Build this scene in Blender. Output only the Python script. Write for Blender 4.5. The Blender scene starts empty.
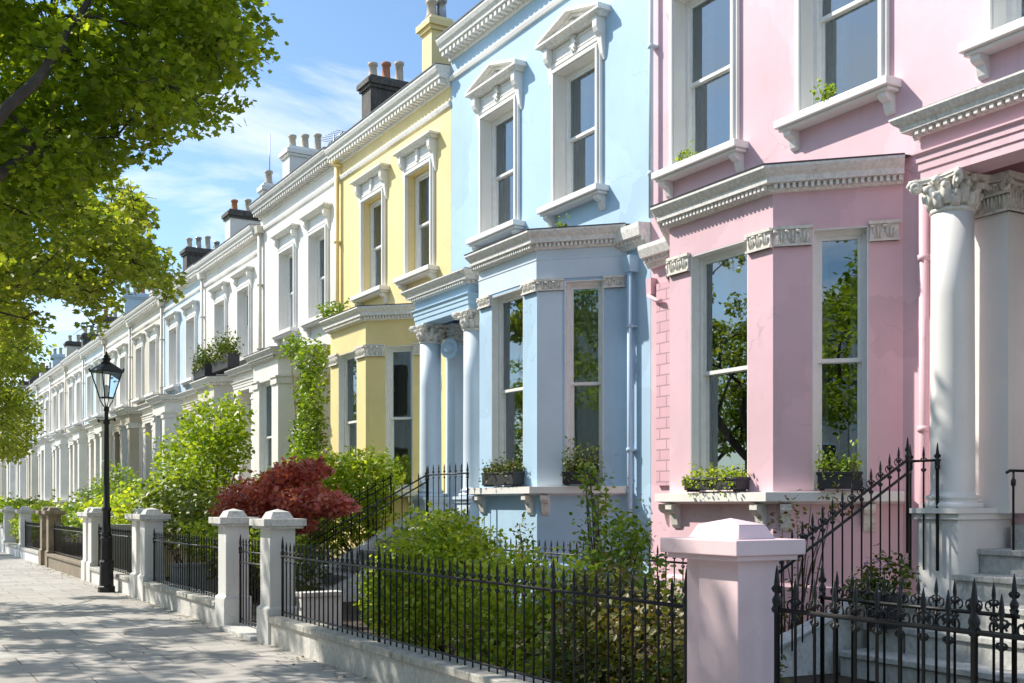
import bpy, math, random
import numpy as np
from mathutils import Vector, Matrix
random.seed(7); RNG = np.random.default_rng(7)
C = bpy.data.collections.new('street'); bpy.context.scene.collection.children.link(C)
R = math.radians
ORG = {}
WX = 9.7          # plane of the terrace's main front

# ------------------------------------------------------------------ materials
def mat(name):
    m = bpy.data.materials.new(name); m.use_nodes = True
    nt = m.node_tree; nt.nodes.clear()
    out = nt.nodes.new('ShaderNodeOutputMaterial'); b = nt.nodes.new('ShaderNodeBsdfPrincipled')
    nt.links.new(b.outputs[0], out.inputs[0])
    return m, nt, b, out
def N(nt, t, **k):
    n = nt.nodes.new(t)
    for a, v in k.items():
        if a in n.inputs.keys(): n.inputs[a].default_value = v
        else: setattr(n, a, v)
    return n
def ramp(nt, src, stops):
    r = nt.nodes.new('ShaderNodeValToRGB'); e = r.color_ramp.elements
    while len(e) < len(stops): e.new(.5)
    for i, (p, c) in enumerate(stops):
        e[i].position = p; e[i].color = (c[0], c[1], c[2], 1) if not isinstance(c, (int, float)) else (c, c, c, 1)
    nt.links.new(src, r.inputs[0]); return r.outputs[0]
def coords(nt, sx=1, sy=1, sz=1):
    g = nt.nodes.new('ShaderNodeNewGeometry'); mp = nt.nodes.new('ShaderNodeMapping')
    mp.inputs['Scale'].default_value = (sx, sy, sz); nt.links.new(g.outputs['Position'], mp.inputs[0]); return mp.outputs[0]
def noise(nt, vec, scale, detail=4, rough=.6):
    n = nt.nodes.new('ShaderNodeTexNoise'); n.inputs['Scale'].default_value = scale; n.inputs['Detail'].default_value = detail
    n.inputs['Roughness'].default_value = rough; nt.links.new(vec, n.inputs['Vector']); return n.outputs[0]
def mix(nt, fac, a, b, mode='MIX'):
    n = nt.nodes.new('ShaderNodeMix'); n.data_type = 'RGBA'; n.blend_type = mode
    for s, v in ((0, fac), (6, a), (7, b)):
        if isinstance(v, (int, float)): n.inputs[s].default_value = v
        elif isinstance(v, tuple): n.inputs[s].default_value = (v[0], v[1], v[2], 1)
        else: nt.links.new(v, n.inputs[s])
    return n.outputs[2]
def bump(nt, b, h, strength=.3, dist=.01):
    n = nt.nodes.new('ShaderNodeBump'); n.inputs['Strength'].default_value = strength; n.inputs['Distance'].default_value = dist
    nt.links.new(h, n.inputs['Height']); nt.links.new(n.outputs[0], b.inputs['Normal'])

def stucco(name, col, dirt=.35, rough=.55, bmp=.25, cracks=True):
    m, nt, b, o = mat(name)
    v = coords(nt); vs = coords(nt, 5, 5, .35)
    patch = ramp(nt, noise(nt, v, .9, 5), [(.3, .90), (.7, 1.04)])
    c = mix(nt, 1.0, col, patch, 'MULTIPLY')
    streak = ramp(nt, noise(nt, vs, 1.3, 6, .65), [(.52, 0.0), (.78, 1.0)])
    grime = ramp(nt, noise(nt, v, 2.2, 6, .7), [(.45, 0.0), (.75, 1.0)])
    f = mix(nt, 1.0, streak, grime, 'MULTIPLY')
    fm = N(nt, 'ShaderNodeMath', operation='MULTIPLY'); nt.links.new(f, fm.inputs[0]); fm.inputs[1].default_value = dirt
    dc = tuple(x*.45+.10*w for x, w in zip(col, (1., .95, .8)))
    c = mix(nt, fm.outputs[0], c, dc)
    wv = nt.nodes.new('ShaderNodeVectorMath'); wv.operation = 'MULTIPLY_ADD'; nz = nt.nodes.new('ShaderNodeTexNoise'); nz.inputs['Scale'].default_value = 3.5; nt.links.new(v, nz.inputs[0])
    nt.links.new(nz.outputs['Color'], wv.inputs[0]); wv.inputs[1].default_value = (.5,.5,.5); nt.links.new(v, wv.inputs[2])
    vo = nt.nodes.new('ShaderNodeTexVoronoi'); vo.feature = 'DISTANCE_TO_EDGE'; vo.inputs['Scale'].default_value = .75; nt.links.new(wv.outputs[0], vo.inputs['Vector'])
    cr = ramp(nt, vo.outputs['Distance'], [(.0, 1.), (.006, 0.)]); ck = ramp(nt, noise(nt, v, 1.1, 3), [(.52, 0.), (.6, .5)])
    if cracks: c = mix(nt, mix(nt, 1., cr, ck, 'MULTIPLY'), c, tuple(x*.45 for x in col))
    vp = nt.nodes.new('ShaderNodeTexVoronoi'); vp.inputs['Scale'].default_value = .55; nt.links.new(wv.outputs[0], vp.inputs['Vector'])
    pt = ramp(nt, vp.outputs['Color'], [(.2, .93), (.8, 1.04)])
    if cracks: c = mix(nt, 1., c, pt, 'MULTIPLY')
    nt.links.new(c, b.inputs['Base Color']); b.inputs['Roughness'].default_value = rough
    b.inputs['Specular IOR Level'].default_value = .35
    bump(nt, b, noise(nt, v, 38, 5), bmp, .004)
    return m
def weathered(name, clean, dirty, amount=.5, rough=.75):
    m, nt, b, o = mat(name); v = coords(nt); vs = coords(nt, 3, 3, 1.2)
    f = ramp(nt, noise(nt, vs, 3.2, 8, .72), [(.62-.35*amount, 0.0), (.80-.2*amount, 1.0)])
    g = ramp(nt, noise(nt, v, 22, 5, .7), [(.4, .8), (.65, 1.05)])
    c = mix(nt, f, clean, dirty); c = mix(nt, 1.0, c, g, 'MULTIPLY')
    nt.links.new(c, b.inputs['Base Color']); b.inputs['Roughness'].default_value = rough
    bump(nt, b, noise(nt, v, 30, 6), .5, .006); return m
def plain(name, col, rough=.5, metal=0, bmp=0, var=.15, scale=8):
    m, nt, b, o = mat(name); v = coords(nt)
    g = ramp(nt, noise(nt, v, scale, 5), [(.3, 1-var), (.7, 1+var)])
    nt.links.new(mix(nt, 1.0, col, g, 'MULTIPLY'), b.inputs['Base Color'])
    b.inputs['Roughness'].default_value = rough; b.inputs['Metallic'].default_value = metal
    if bmp: bump(nt, b, noise(nt, v, scale*4, 4), bmp, .004)
    return m
def leafmat(name, c1, c2, c3, trans=.35, rough=.45):
    m = bpy.data.materials.new(name); m.use_nodes = True; nt = m.node_tree; nt.nodes.clear()
    out = nt.nodes.new('ShaderNodeOutputMaterial'); b = nt.nodes.new('ShaderNodeBsdfPrincipled'); t = nt.nodes.new('ShaderNodeBsdfTranslucent')
    g = nt.nodes.new('ShaderNodeNewGeometry')
    c = ramp(nt, g.outputs['Random Per Island'], [(0., c1), (.5, c2), (1., c3)])
    v = coords(nt); n = ramp(nt, noise(nt, v, 1.6, 3), [(.3, .75), (.7, 1.25)])
    c = mix(nt, 1.0, c, n, 'MULTIPLY')
    nt.links.new(c, b.inputs['Base Color']); b.inputs['Roughness'].default_value = rough; b.inputs['Specular IOR Level'].default_value = .4
    tc = mix(nt, 1.0, c, (1.5, 1.45, .5), 'MULTIPLY'); nt.links.new(tc, t.inputs[0])
    ms = nt.nodes.new('ShaderNodeMixShader'); ms.inputs[0].default_value = trans
    nt.links.new(b.outputs[0], ms.inputs[1]); nt.links.new(t.outputs[0], ms.inputs[2]); nt.links.new(ms.outputs[0], out.inputs[0])
    return m
def glassmat(name):
    m = bpy.data.materials.new(name); m.use_nodes = True; nt = m.node_tree; nt.nodes.clear()
    out = nt.nodes.new('ShaderNodeOutputMaterial'); g = nt.nodes.new('ShaderNodeBsdfGlossy'); t = nt.nodes.new('ShaderNodeBsdfTransparent')
    g.inputs['Roughness'].default_value = .0; g.inputs['Color'].default_value = (.80, .92, 1, 1); t.inputs['Color'].default_value = (.90, .92, .90, 1)
    fr = nt.nodes.new('ShaderNodeFresnel'); fr.inputs['IOR'].default_value = 3.1
    v = coords(nt); bp = nt.nodes.new('ShaderNodeBump'); bp.inputs['Strength'].default_value = .05; bp.inputs['Distance'].default_value = .02
    nt.links.new(noise(nt, v, 1.7, 1), bp.inputs['Height']); nt.links.new(bp.outputs[0], g.inputs['Normal'])
    ms = nt.nodes.new('ShaderNodeMixShader'); nt.links.new(fr.outputs[0], ms.inputs[0]); nt.links.new(t.outputs[0], ms.inputs[1]); nt.links.new(g.outputs[0], ms.inputs[2])
    nt.links.new(ms.outputs[0], out.inputs[0]); return m

M = {}
M['pink'] = stucco('pink_stucco', (.78, .525, .585), .7)
M['blue'] = stucco('blue_stucco', (.44, .625, .79), .6)
M['yellow'] = stucco('yellow_stucco', (.88, .71, .34), .5)
M['column'] = stucco('white_column_paint', (.82, .80, .77), .15, .4, .12, False)
M['white'] = stucco('white_stucco', (.80, .77, .71), .5)
M['cream'] = stucco('cream_stucco', (.70, .64, .54), .5)
M['paleblue'] = stucco('pale_blue_stucco', (.58, .70, .78), .35)
M['beige'] = stucco('beige_stone', (.52, .45, .35), .5)
M['trim'] = stucco('white_painted_trim', (.84, .82, .785), .25, .45, .2, False)
M['pinktrim'] = stucco('pale_pink_painted_trim', (.84, .70, .72), .4, .45)
M['bluetrim'] = stucco('pale_blue_painted_trim', (.66, .76, .86), .2, .45, .2, False)
M['pierpink'] = stucco('pink_painted_pier', (.82, .62, .65), .4, .5)
M['stone'] = weathered('weathered_stone', (.66, .65, .62), (.30, .28, .24), .25)
M['cornice'] = weathered('weathered_cornice', (.84, .82, .78), (.38, .34, .27), .14)
M['relief'] = weathered('weathered_relief', (.80, .77, .71), (.42, .37, .30), .15)
M['pierwhite'] = stucco('painted_pier', (.72, .71, .69), .55, .6)
M['brownstone'] = weathered('brown_stone', (.30, .24, .17), (.12, .10, .07), .5)
M['coping'] = weathered('stone_coping', (.55, .53, .48), (.25, .24, .20), .5)
M['gwall'] = weathered('rendered_garden_wall', (.66, .64, .60), (.34, .32, .27), .2)
M['step'] = weathered('stone_step', (.56, .55, .52), (.27, .26, .24), .3)
M['sash'] = plain('white_sash_paint', (.80, .80, .78), .35, var=.05)
M['lead'] = plain('lead_roofing', (.09, .09, .10), .6, bmp=.3)
M['slate'] = plain('slate_roof', (.07, .075, .085), .6, bmp=.4)
M['iron'] = plain('black_iron_paint', (.008, .008, .009), .48, 0, .5, .5, 25)
M['curtain'] = plain('net_curtain', (.84, .82, .78), .9, var=.08)
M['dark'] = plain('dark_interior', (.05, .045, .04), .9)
M['door'] = plain('dark_door_paint', (.03, .04, .06), .3)
M['brass'] = plain('brass', (.5, .36, .12), .3, 1)
M['box'] = plain('dark_planter', (.035, .035, .04), .55, bmp=.3)
M['terracotta'] = plain('terracotta_pot', (.42, .17, .09), .8, bmp=.3)
M['clay'] = plain('buff_clay_pot', (.50, .42, .33), .8, bmp=.3)
M['smoke'] = weathered('sooty_brick', (.12, .105, .09), (.035, .03, .028), .6)
M['tin'] = plain('zinc', (.35, .36, .37), .4, .8)
M['bark'] = plain('tree_bark', (.07, .055, .042), .85, bmp=.8, var=.4, scale=6)
M['stem'] = plain('shrub_stem', (.12, .085, .05), .8, var=.3)
M['soil'] = plain('soil', (.05, .036, .024), .95, bmp=.8, var=.4, scale=5)
M['leafA'] = leafmat('plane_leaf', (.12, .19, .012), (.22, .31, .02), (.36, .43, .045), .55)
M['leafB'] = leafmat('plane_leaf_light', (.15, .21, .025), (.26, .32, .045), (.42, .45, .09), .55)
M['bushA'] = leafmat('bright_shrub_leaf', (.14, .24, .02), (.36, .47, .035), (.60, .64, .10), .42)
M['bushD'] = leafmat('dark_shrub_leaf', (.05, .09, .015), (.10, .15, .022), (.19, .21, .035), .25)
M['bushO'] = leafmat('olive_shrub_leaf', (.10, .09, .03), (.15, .16, .035), (.24, .17, .06), .25)
M['lime'] = leafmat('lime_leaf', (.13, .24, .02), (.28, .40, .03), (.48, .54, .06), .4)
M['red'] = leafmat('red_maple_leaf', (.30, .055, .055), (.52, .13, .12), (.66, .26, .22), .35)
M['ivy'] = leafmat('ivy_leaf', (.10, .19, .02), (.18, .29, .03), (.34, .44, .05), .3)
M['litter'] = leafmat('dry_leaf', (.10, .07, .02), (.16, .12, .03), (.14, .18, .03), .1)
M['flower'] = leafmat('pink_flower', (.6, .25, .3), (.7, .4, .45), (.8, .6, .6), .3)
M['violet'] = leafmat('violet_flower', (.25, .12, .4), (.35, .2, .5), (.5, .4, .6), .3)
M['glass'] = glassmat('window_glass')
M['lampglass'] = glassmat('lantern_glass')
for n_ in M['lampglass'].node_tree.nodes:
    if n_.type == 'FRESNEL': n_.inputs[0].default_value = 1.5
    if n_.type == 'BSDF_TRANSPARENT': n_.inputs[0].default_value = (.96,.97,.96,1)

# pavement: stone flags
def paving():
    m, nt, b, o = mat('stone_flags'); v = coords(nt)
    br = nt.nodes.new('ShaderNodeTexBrick'); nt.links.new(v, br.inputs['Vector'])
    br.inputs['Scale'].default_value = 1; br.inputs['Brick Width'].default_value = .92; br.inputs['Row Height'].default_value = .61
    br.inputs['Mortar Size'].default_value = .009; br.inputs['Mortar Smooth'].default_value = .3; br.offset = .5
    br.inputs['Color1'].default_value = (.39, .365, .33, 1); br.inputs['Color2'].default_value = (.50, .47, .43, 1); br.inputs['Mortar'].default_value = (.19, .17, .15, 1)
    g = ramp(nt, noise(nt, v, 5, 8, .7), [(.3, .78), (.7, 1.1)])
    s = ramp(nt, noise(nt, v, .8, 6, .7), [(.35, .88), (.65, 1.04)])
    sp = ramp(nt, noise(nt, v, 11, 3, .5), [(.68, 1.), (.73, .62)])
    c = mix(nt, 1., mix(nt, 1., br.outputs[0], g, 'MULTIPLY'), s, 'MULTIPLY'); c = mix(nt, 1., c, sp, 'MULTIPLY')
    nt.links.new(c, b.inputs['Base Color']); b.inputs['Roughness'].default_value = .8
    inv = N(nt, 'ShaderNodeMath', operation='SUBTRACT'); inv.inputs[0].default_value = 1; nt.links.new(br.outputs['Fac'], inv.inputs[1])
    ad = N(nt, 'ShaderNodeMath', operation='MULTIPLY_ADD'); nt.links.new(noise(nt, v, 25, 5), ad.inputs[0]); ad.inputs[1].default_value = .35; nt.links.new(inv.outputs[0], ad.inputs[2])
    bump(nt, b, ad.outputs[0], .5, .008); return m
M['paving'] = paving()
M['asphalt'] = plain('asphalt', (.05, .05, .052), .85, bmp=.6, var=.25, scale=30)
M['kerb'] = plain('granite_kerb', (.30, .29, .28), .8, bmp=.5, var=.2, scale=25)
M['grass'] = plain('grass_ground', (.05, .09, .02), .9, bmp=.8, var=.4, scale=10)
def brickpink():
    m, nt, b, o = mat('pink_painted_brick'); 
    g = nt.nodes.new('ShaderNodeNewGeometry'); sp = nt.nodes.new('ShaderNodeSeparateXYZ'); cb = nt.nodes.new('ShaderNodeCombineXYZ')
    nt.links.new(g.outputs['Position'], sp.inputs[0]); nt.links.new(sp.outputs[1], cb.inputs[0]); nt.links.new(sp.outputs[2], cb.inputs[1])
    br = nt.nodes.new('ShaderNodeTexBrick'); nt.links.new(cb.outputs[0], br.inputs['Vector'])
    br.inputs['Scale'].default_value = 1; br.inputs['Brick Width'].default_value = .3; br.inputs['Row Height'].default_value = .15; br.inputs['Mortar Size'].default_value = .01
    br.inputs['Color1'].default_value = (.72, .46, .52, 1); br.inputs['Color2'].default_value = (.66, .40, .46, 1); br.inputs['Mortar'].default_value = (.45, .28, .31, 1)
    nt.links.new(br.outputs[0], b.inputs['Base Color']); b.inputs['Roughness'].default_value = .7
    inv = N(nt, 'ShaderNodeMath', operation='SUBTRACT'); inv.inputs[0].default_value = 1; nt.links.new(br.outputs['Fac'], inv.inputs[1])
    bump(nt, b, inv.outputs[0], .8, .012); return m
M['brickpink'] = brickpink()

# ------------------------------------------------------------------ mesh helpers
class MB:
    def __init__(s, T=None): s.v = []; s.f = []; s.sm = []; s.T = T
    def add(s, vs, fs, smooth=False):
        n = len(s.v)
        if s.T: vs = [s.T(*p) for p in vs]
        s.v += [tuple(p) for p in vs]; s.f += [tuple(i+n for i in f) for f in fs]; s.sm += [smooth]*len(fs)
    def box(s, x0, x1, y0, y1, z0, z1):
        s.add([(x0,y0,z0),(x1,y0,z0),(x1,y1,z0),(x0,y1,z0),(x0,y0,z1),(x1,y0,z1),(x1,y1,z1),(x0,y1,z1)],
              [(0,3,2,1),(4,5,6,7),(0,1,5,4),(1,2,6,5),(2,3,7,6),(3,0,4,7)])
    def taper(s, x0, x1, y0, y1, z0, z1, dx, dy=None):
        dy = dx if dy is None else dy
        s.add([(x0,y0,z0),(x1,y0,z0),(x1,y1,z0),(x0,y1,z0),(x0+dx,y0+dy,z1),(x1-dx,y0+dy,z1),(x1-dx,y1-dy,z1),(x0+dx,y1-dy,z1)],
              [(0,3,2,1),(4,5,6,7),(0,1,5,4),(1,2,6,5),(2,3,7,6),(3,0,4,7)])
    def prism(s, poly, fn, a, b):
        """poly 2-D, fn(u,v,t)->3-D point, extruded from t=a to t=b"""
        n = len(poly); s.add([fn(u,v,a) for u,v in poly]+[fn(u,v,b) for u,v in poly],
              [tuple(range(n))[::-1], tuple(range(n,2*n))]+[(i,(i+1)%n,n+(i+1)%n,n+i) for i in range(n)])
    def lathe(s, cx, cy, prof, seg=16, smooth=True):
        vs = []; fs = []
        for r, z in prof:
            for k in range(seg):
                a = 2*math.pi*k/seg; vs.append((cx+r*math.cos(a), cy+r*math.sin(a), z))
        for j in range(len(prof)-1):
            for k in range(seg):
                k2 = (k+1)%seg; fs.append((j*seg+k, j*seg+k2, (j+1)*seg+k2, (j+1)*seg+k))
        fs.append(tuple(range(seg))[::-1]); fs.append(tuple(range((len(prof)-1)*seg, len(prof)*seg)))
        s.add(vs, fs, smooth)
    def tube(s, pts, rad, seg=6, smooth=True):
        pts = [Vector(p) for p in pts]
        if not hasattr(rad, '__len__'): rad = [rad]*len(pts)
        vs = []; fs = []; up = Vector((0,0,1)); prev = None
        for i, p in enumerate(pts):
            d = (pts[min(i+1, len(pts)-1)]-pts[max(i-1, 0)]).normalized()
            if prev is None: a = d.cross(up if abs(d.z) < .9 else Vector((1,0,0))).normalized()
            else: a = (prev-d*prev.dot(d)).normalized()
            prev = a; b = d.cross(a)
            for k in range(seg):
                t = 2*math.pi*k/seg; vs.append(tuple(p+(a*math.cos(t)+b*math.sin(t))*rad[i]))
        for j in range(len(pts)-1):
            for k in range(seg):
                k2 = (k+1)%seg; fs.append((j*seg+k, j*seg+k2, (j+1)*seg+k2, (j+1)*seg+k))
        fs.append(tuple(range(seg))[::-1]); fs.append(tuple(range((len(pts)-1)*seg, len(pts)*seg)))
        s.add(vs, fs, smooth)
    def build(s, name, m, parent=None, bevel=0, world=None):
        me = bpy.data.meshes.new(name)
        o = None
        off = ORG.get(parent.name, (0,0,0)) if parent else (world or (0,0,0))
        me.from_pydata([(x-off[0], y-off[1], z-off[2]) for x,y,z in s.v], [], s.f); me.validate()
        me.polygons.foreach_set('use_smooth', s.sm if len(s.sm) == len(me.polygons) else [False]*len(me.polygons))
        me.materials.append(M[m] if isinstance(m, str) else m)
        o = bpy.data.objects.new(name, me); C.objects.link(o)
        if parent: o.parent = parent; ORG[o.name] = off
        else: o.location = off; ORG[o.name] = off
        if bevel:
            b = o.modifiers.new('edge', 'BEVEL'); b.width = bevel; b.segments = 2; b.limit_method = 'ANGLE'; b.angle_limit = R(40)
        return o
def thing(name, label, cat, loc, group=None):
    o = bpy.data.objects.new(name, None); o.empty_display_size = .2; C.objects.link(o); o.location = loc; ORG[o.name] = tuple(loc)
    o['label'] = label; o['category'] = cat
    if group: o['group'] = group
    return o
def tag(o, label, cat, group=None):
    o['label'] = label; o['category'] = cat
    if group: o['group'] = group
    return o
def struct(o): o['kind'] = 'structure'; return o

def frame(p0, d):
    """local frame of a wall panel: a along d, n outward (left of d), z up"""
    L = math.hypot(*d); dx, dy = d[0]/L, d[1]/L
    return lambda a, n, z: (p0[0]+dx*a-dy*n, p0[1]+dy*a+dx*n, z)
def wall_panel(mb, p0, p1, z0, z1, holes, depth=.2):
    d = (p1[0]-p0[0], p1[1]-p0[1]); L = math.hypot(*d); T = frame(p0, d)
    us = sorted({0, L} | {h[0] for h in holes} | {h[1] for h in holes}); zs = sorted({z0, z1} | {h[2] for h in holes} | {h[3] for h in holes})
    for i in range(len(us)-1):
        for j in range(len(zs)-1):
            um, zm = (us[i]+us[i+1])/2, (zs[j]+zs[j+1])/2
            if any(h[0] < um < h[1] and h[2] < zm < h[3] for h in holes): continue
            mb.add([T(us[i],0,zs[j]), T(us[i+1],0,zs[j]), T(us[i+1],0,zs[j+1]), T(us[i],0,zs[j+1])], [(0,3,2,1)])
    for a, b, c, e in [h[:4] for h in holes]:
        for q in (((a,c),(a,e)), ((b,e),(b,c)), ((a,e),(b,e)), ((b,c),(a,c))):
            (u1,w1),(u2,w2) = q
            mb.add([T(u1,0,w1), T(u2,0,w2), T(u2,-depth,w2), T(u1,-depth,w1)], [(0,1,2,3)])
def offset_path(path, o):
    n = len(path); out = []
    ds = []
    for i in range(n-1):
        dx, dy = path[i+1][0]-path[i][0], path[i+1][1]-path[i][1]; L = math.hypot(dx, dy); ds.append((dx/L, dy/L))
    for i in range(n):
        if i == 0: nx, ny = -ds[0][1], ds[0][0]; out.append((path[i][0]+nx*o, path[i][1]+ny*o)); continue
        if i == n-1: nx, ny = -ds[-1][1], ds[-1][0]; out.append((path[i][0]+nx*o, path[i][1]+ny*o)); continue
        n1 = (-ds[i-1][1], ds[i-1][0]); n2 = (-ds[i][1], ds[i][0]); bx, by = n1[0]+n2[0], n1[1]+n2[1]
        k = o*2/(bx*bx+by*by); out.append((path[i][0]+bx*k, path[i][1]+by*k))
    return out
def sweep(mb, path, prof):
    rows = [[(x, y, z) for x, y in offset_path(path, o)] for o, z in prof]
    n = len(path); m = len(prof); vs = [p for r in rows for p in r]; fs = []
    for j in range(m):
        j2 = (j+1) % m
        for i in range(n-1): fs.append((j*n+i, j*n+i+1, j2*n+i+1, j2*n+i))
    fs.append(tuple(j*n for j in range(m))); fs.append(tuple(j*n+n-1 for j in range(m))[::-1])
    mb.add(vs, fs)
def dentils(mb, path, o0, o1, z0, z1, w, gap):
    for i in range(len(path)-1):
        p, q = path[i], path[i+1]; d = (q[0]-p[0], q[1]-p[1]); L = math.hypot(*d); T = frame(p, d); n = max(1, int(L/gap)); g = L/n
        for k in range(n):
            a = g*(k+.5); old = mb.T; mb.T = T; mb.box(a-w/2, a+w/2, o0, o1, z0, z1); mb.T = old
def path_of_bay(yn, yf, p=.97): return [(WX, yn-p), (WX-p, yn), (WX-p, yf), (WX, yf+p)]

# ------------------------------------------------------------------ leaves
OV = (np.array([(0,0,0),(.30,.35,.10),(.26,.7,.08),(0,1,0),(-.26,.7,.08),(-.30,.35,.10),(0,.5,0)], float), [(0,1,6),(1,2,6),(2,3,6),(3,4,6),(4,5,6),(5,0,6)])
DI = (np.array([(0,0,0),(.28,.5,.07),(0,1,0),(-.28,.5,.07)], float), [(0,1,2),(0,2,3)])
def _lobed():
    o = [(0,0),(.22,-.06),(.52,.10),(.33,.30),(.62,.52),(.32,.60),(.0,1.0),(-.32,.60),(-.62,.52),(-.33,.30),(-.52,.10),(-.22,-.06)]
    v = [(x, y, .16*abs(x)) for x, y in o]+[(0,.38,0)]
    return np.array(v, float), [(i, (i+1)%12, 12) for i in range(12)]
LO = _lobed()
def leaf_cloud(name, pts, size, tmpl, m, parent, up=.5, jit=.35, normals=None):
    pts = np.asarray(pts, float); n = len(pts); tv, tf = tmpl; off = np.array(ORG.get(parent.name, (0,0,0)))
    nz = RNG.normal(size=(n,3)); nz[:,2] = np.abs(nz[:,2])+up
    if normals is not None: nz += normals*1.2
    nz /= np.linalg.norm(nz, axis=1)[:,None]
    t = RNG.normal(size=(n,3)); t[:,2] -= .5; t -= nz*(t*nz).sum(1)[:,None]; t /= np.linalg.norm(t, axis=1)[:,None]
    b = np.cross(t, nz); s = size*RNG.uniform(1-jit, 1+jit, n)
    V = (tv[None,:,0,None]*b[:,None,:]+tv[None,:,1,None]*t[:,None,:]+tv[None,:,2,None]*nz[:,None,:])*s[:,None,None]+pts[:,None,:]-off
    k = len(tv); V = V.reshape(-1,3); F = (np.array(tf)[None,:,:]+(np.arange(n)*k)[:,None,None]).reshape(-1,3)
    me = bpy.data.meshes.new(name); me.vertices.add(len(V)); me.vertices.foreach_set('co', V.ravel())
    me.loops.add(F.size); me.loops.foreach_set('vertex_index', F.ravel().astype(np.int32)); me.polygons.add(len(F))
    me.polygons.foreach_set('loop_start', np.arange(0, F.size, 3, dtype=np.int32)); me.polygons.foreach_set('loop_total', np.full(len(F), 3, np.int32))
    me.update(calc_edges=True); me.materials.append(M[m]); o = bpy.data.objects.new(name, me); C.objects.link(o); o.parent = parent; ORG[o.name] = tuple(off); return o
def blob(c, r, n, shell=.55):
    """points in an ellipsoid, biased to the outside"""
    r = np.array(r if hasattr(r, '__len__') else (r,r,r)); d = RNG.normal(size=(n,3)); d /= np.linalg.norm(d, axis=1)[:,None]
    q = RNG.uniform(shell**3, 1, n)**(1/3)*RNG.uniform(.82, 1.08, n)
    return np.array(c)+d*q[:,None]*r
# ------------------------------------------------------------------ house pieces
def sash_window(par, T, a0, a1, z0, z1, rec, curtain=.3, lod=0, bars=False, fullcurt=False):
    """frame, two sashes, two panes and curtains in an opening; T is the wall panel's frame"""
    w = a1-a0; mb = MB(T); fw = .06; zc = (z0+z1)/2
    for b in ((a0,a0+fw,z0,z1),(a1-fw,a1,z0,z1),(a0+fw,a1-fw,z0,z0+.07),(a0+fw,a1-fw,z1-fw,z1)): mb.box(b[0],b[1],-rec-.10,-rec+.02,b[2],b[3])
    f = mb.build('window_frame', 'sash', par)
    for lo, n0 in ((True, -rec-.075), (False, -rec-.03)):
        b0, b1 = (z0+.07, zc+.02) if lo else (zc-.02, z1-fw); mb = MB(T); s = .045; A0, A1 = a0+fw, a1-fw
        for b in ((A0,A0+s,b0,b1),(A1-s,A1,b0,b1),(A0+s,A1-s,b0,b0+s),(A0+s,A1-s,b1-s,b1)): mb.box(b[0],b[1],n0-.02,n0+.02,b[2],b[3])
        if bars and lo: mb.box((A0+A1)/2-.012,(A0+A1)/2+.012,n0-.015,n0+.015,b0+s,b1-s)
        mb.build('sash', 'sash', par)
        mb = MB(T); mb.add([(A0+s,n0,b0+s),(A1-s,n0,b0+s),(A1-s,n0,b1-s),(A0+s,n0,b1-s)], [(0,3,2,1)]); mb.build('pane', 'glass', par)
    if lod < 2:
        spans = [(a0+.02, a0+w*curtain), (a1-w*curtain, a1-.02)]
        if fullcurt: spans = [(a0+.02, a1-.02)]
        for c0, c1 in spans:
            mb = MB(T); n = max(6, int((c1-c0)/.025)); vs = []
            for i in range(n+1):
                a = c0+(c1-c0)*i/n; q = -rec-.26+.045*math.sin(i*1.15+c0*7)+.012*math.sin(i*2.9); vs += [(a,q,z0+.02),(a+.01*math.sin(i),q,z1)]
            mb.add(vs, [(2*i,2*i+1,2*i+3,2*i+2) for i in range(n)], True); mb.build('curtain', 'curtain', par)
def corbel(mb, T, a, z, w=.12, n=.22, h=.28):
    poly = [(0,z),(n,z),(n,z-h*.22),(n*.82,z-h*.34),(n*.5,z-h*.42),(n*.42,z-h*.62),(n*.30,z-h*.86),(n*.12,z-h),(0,z-h)]
    old = mb.T; mb.T = None; mb.prism(poly, lambda u,v,t: T(t,u,v), a-w/2, a+w/2); mb.T = old
WCT = random.Random(3)
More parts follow.
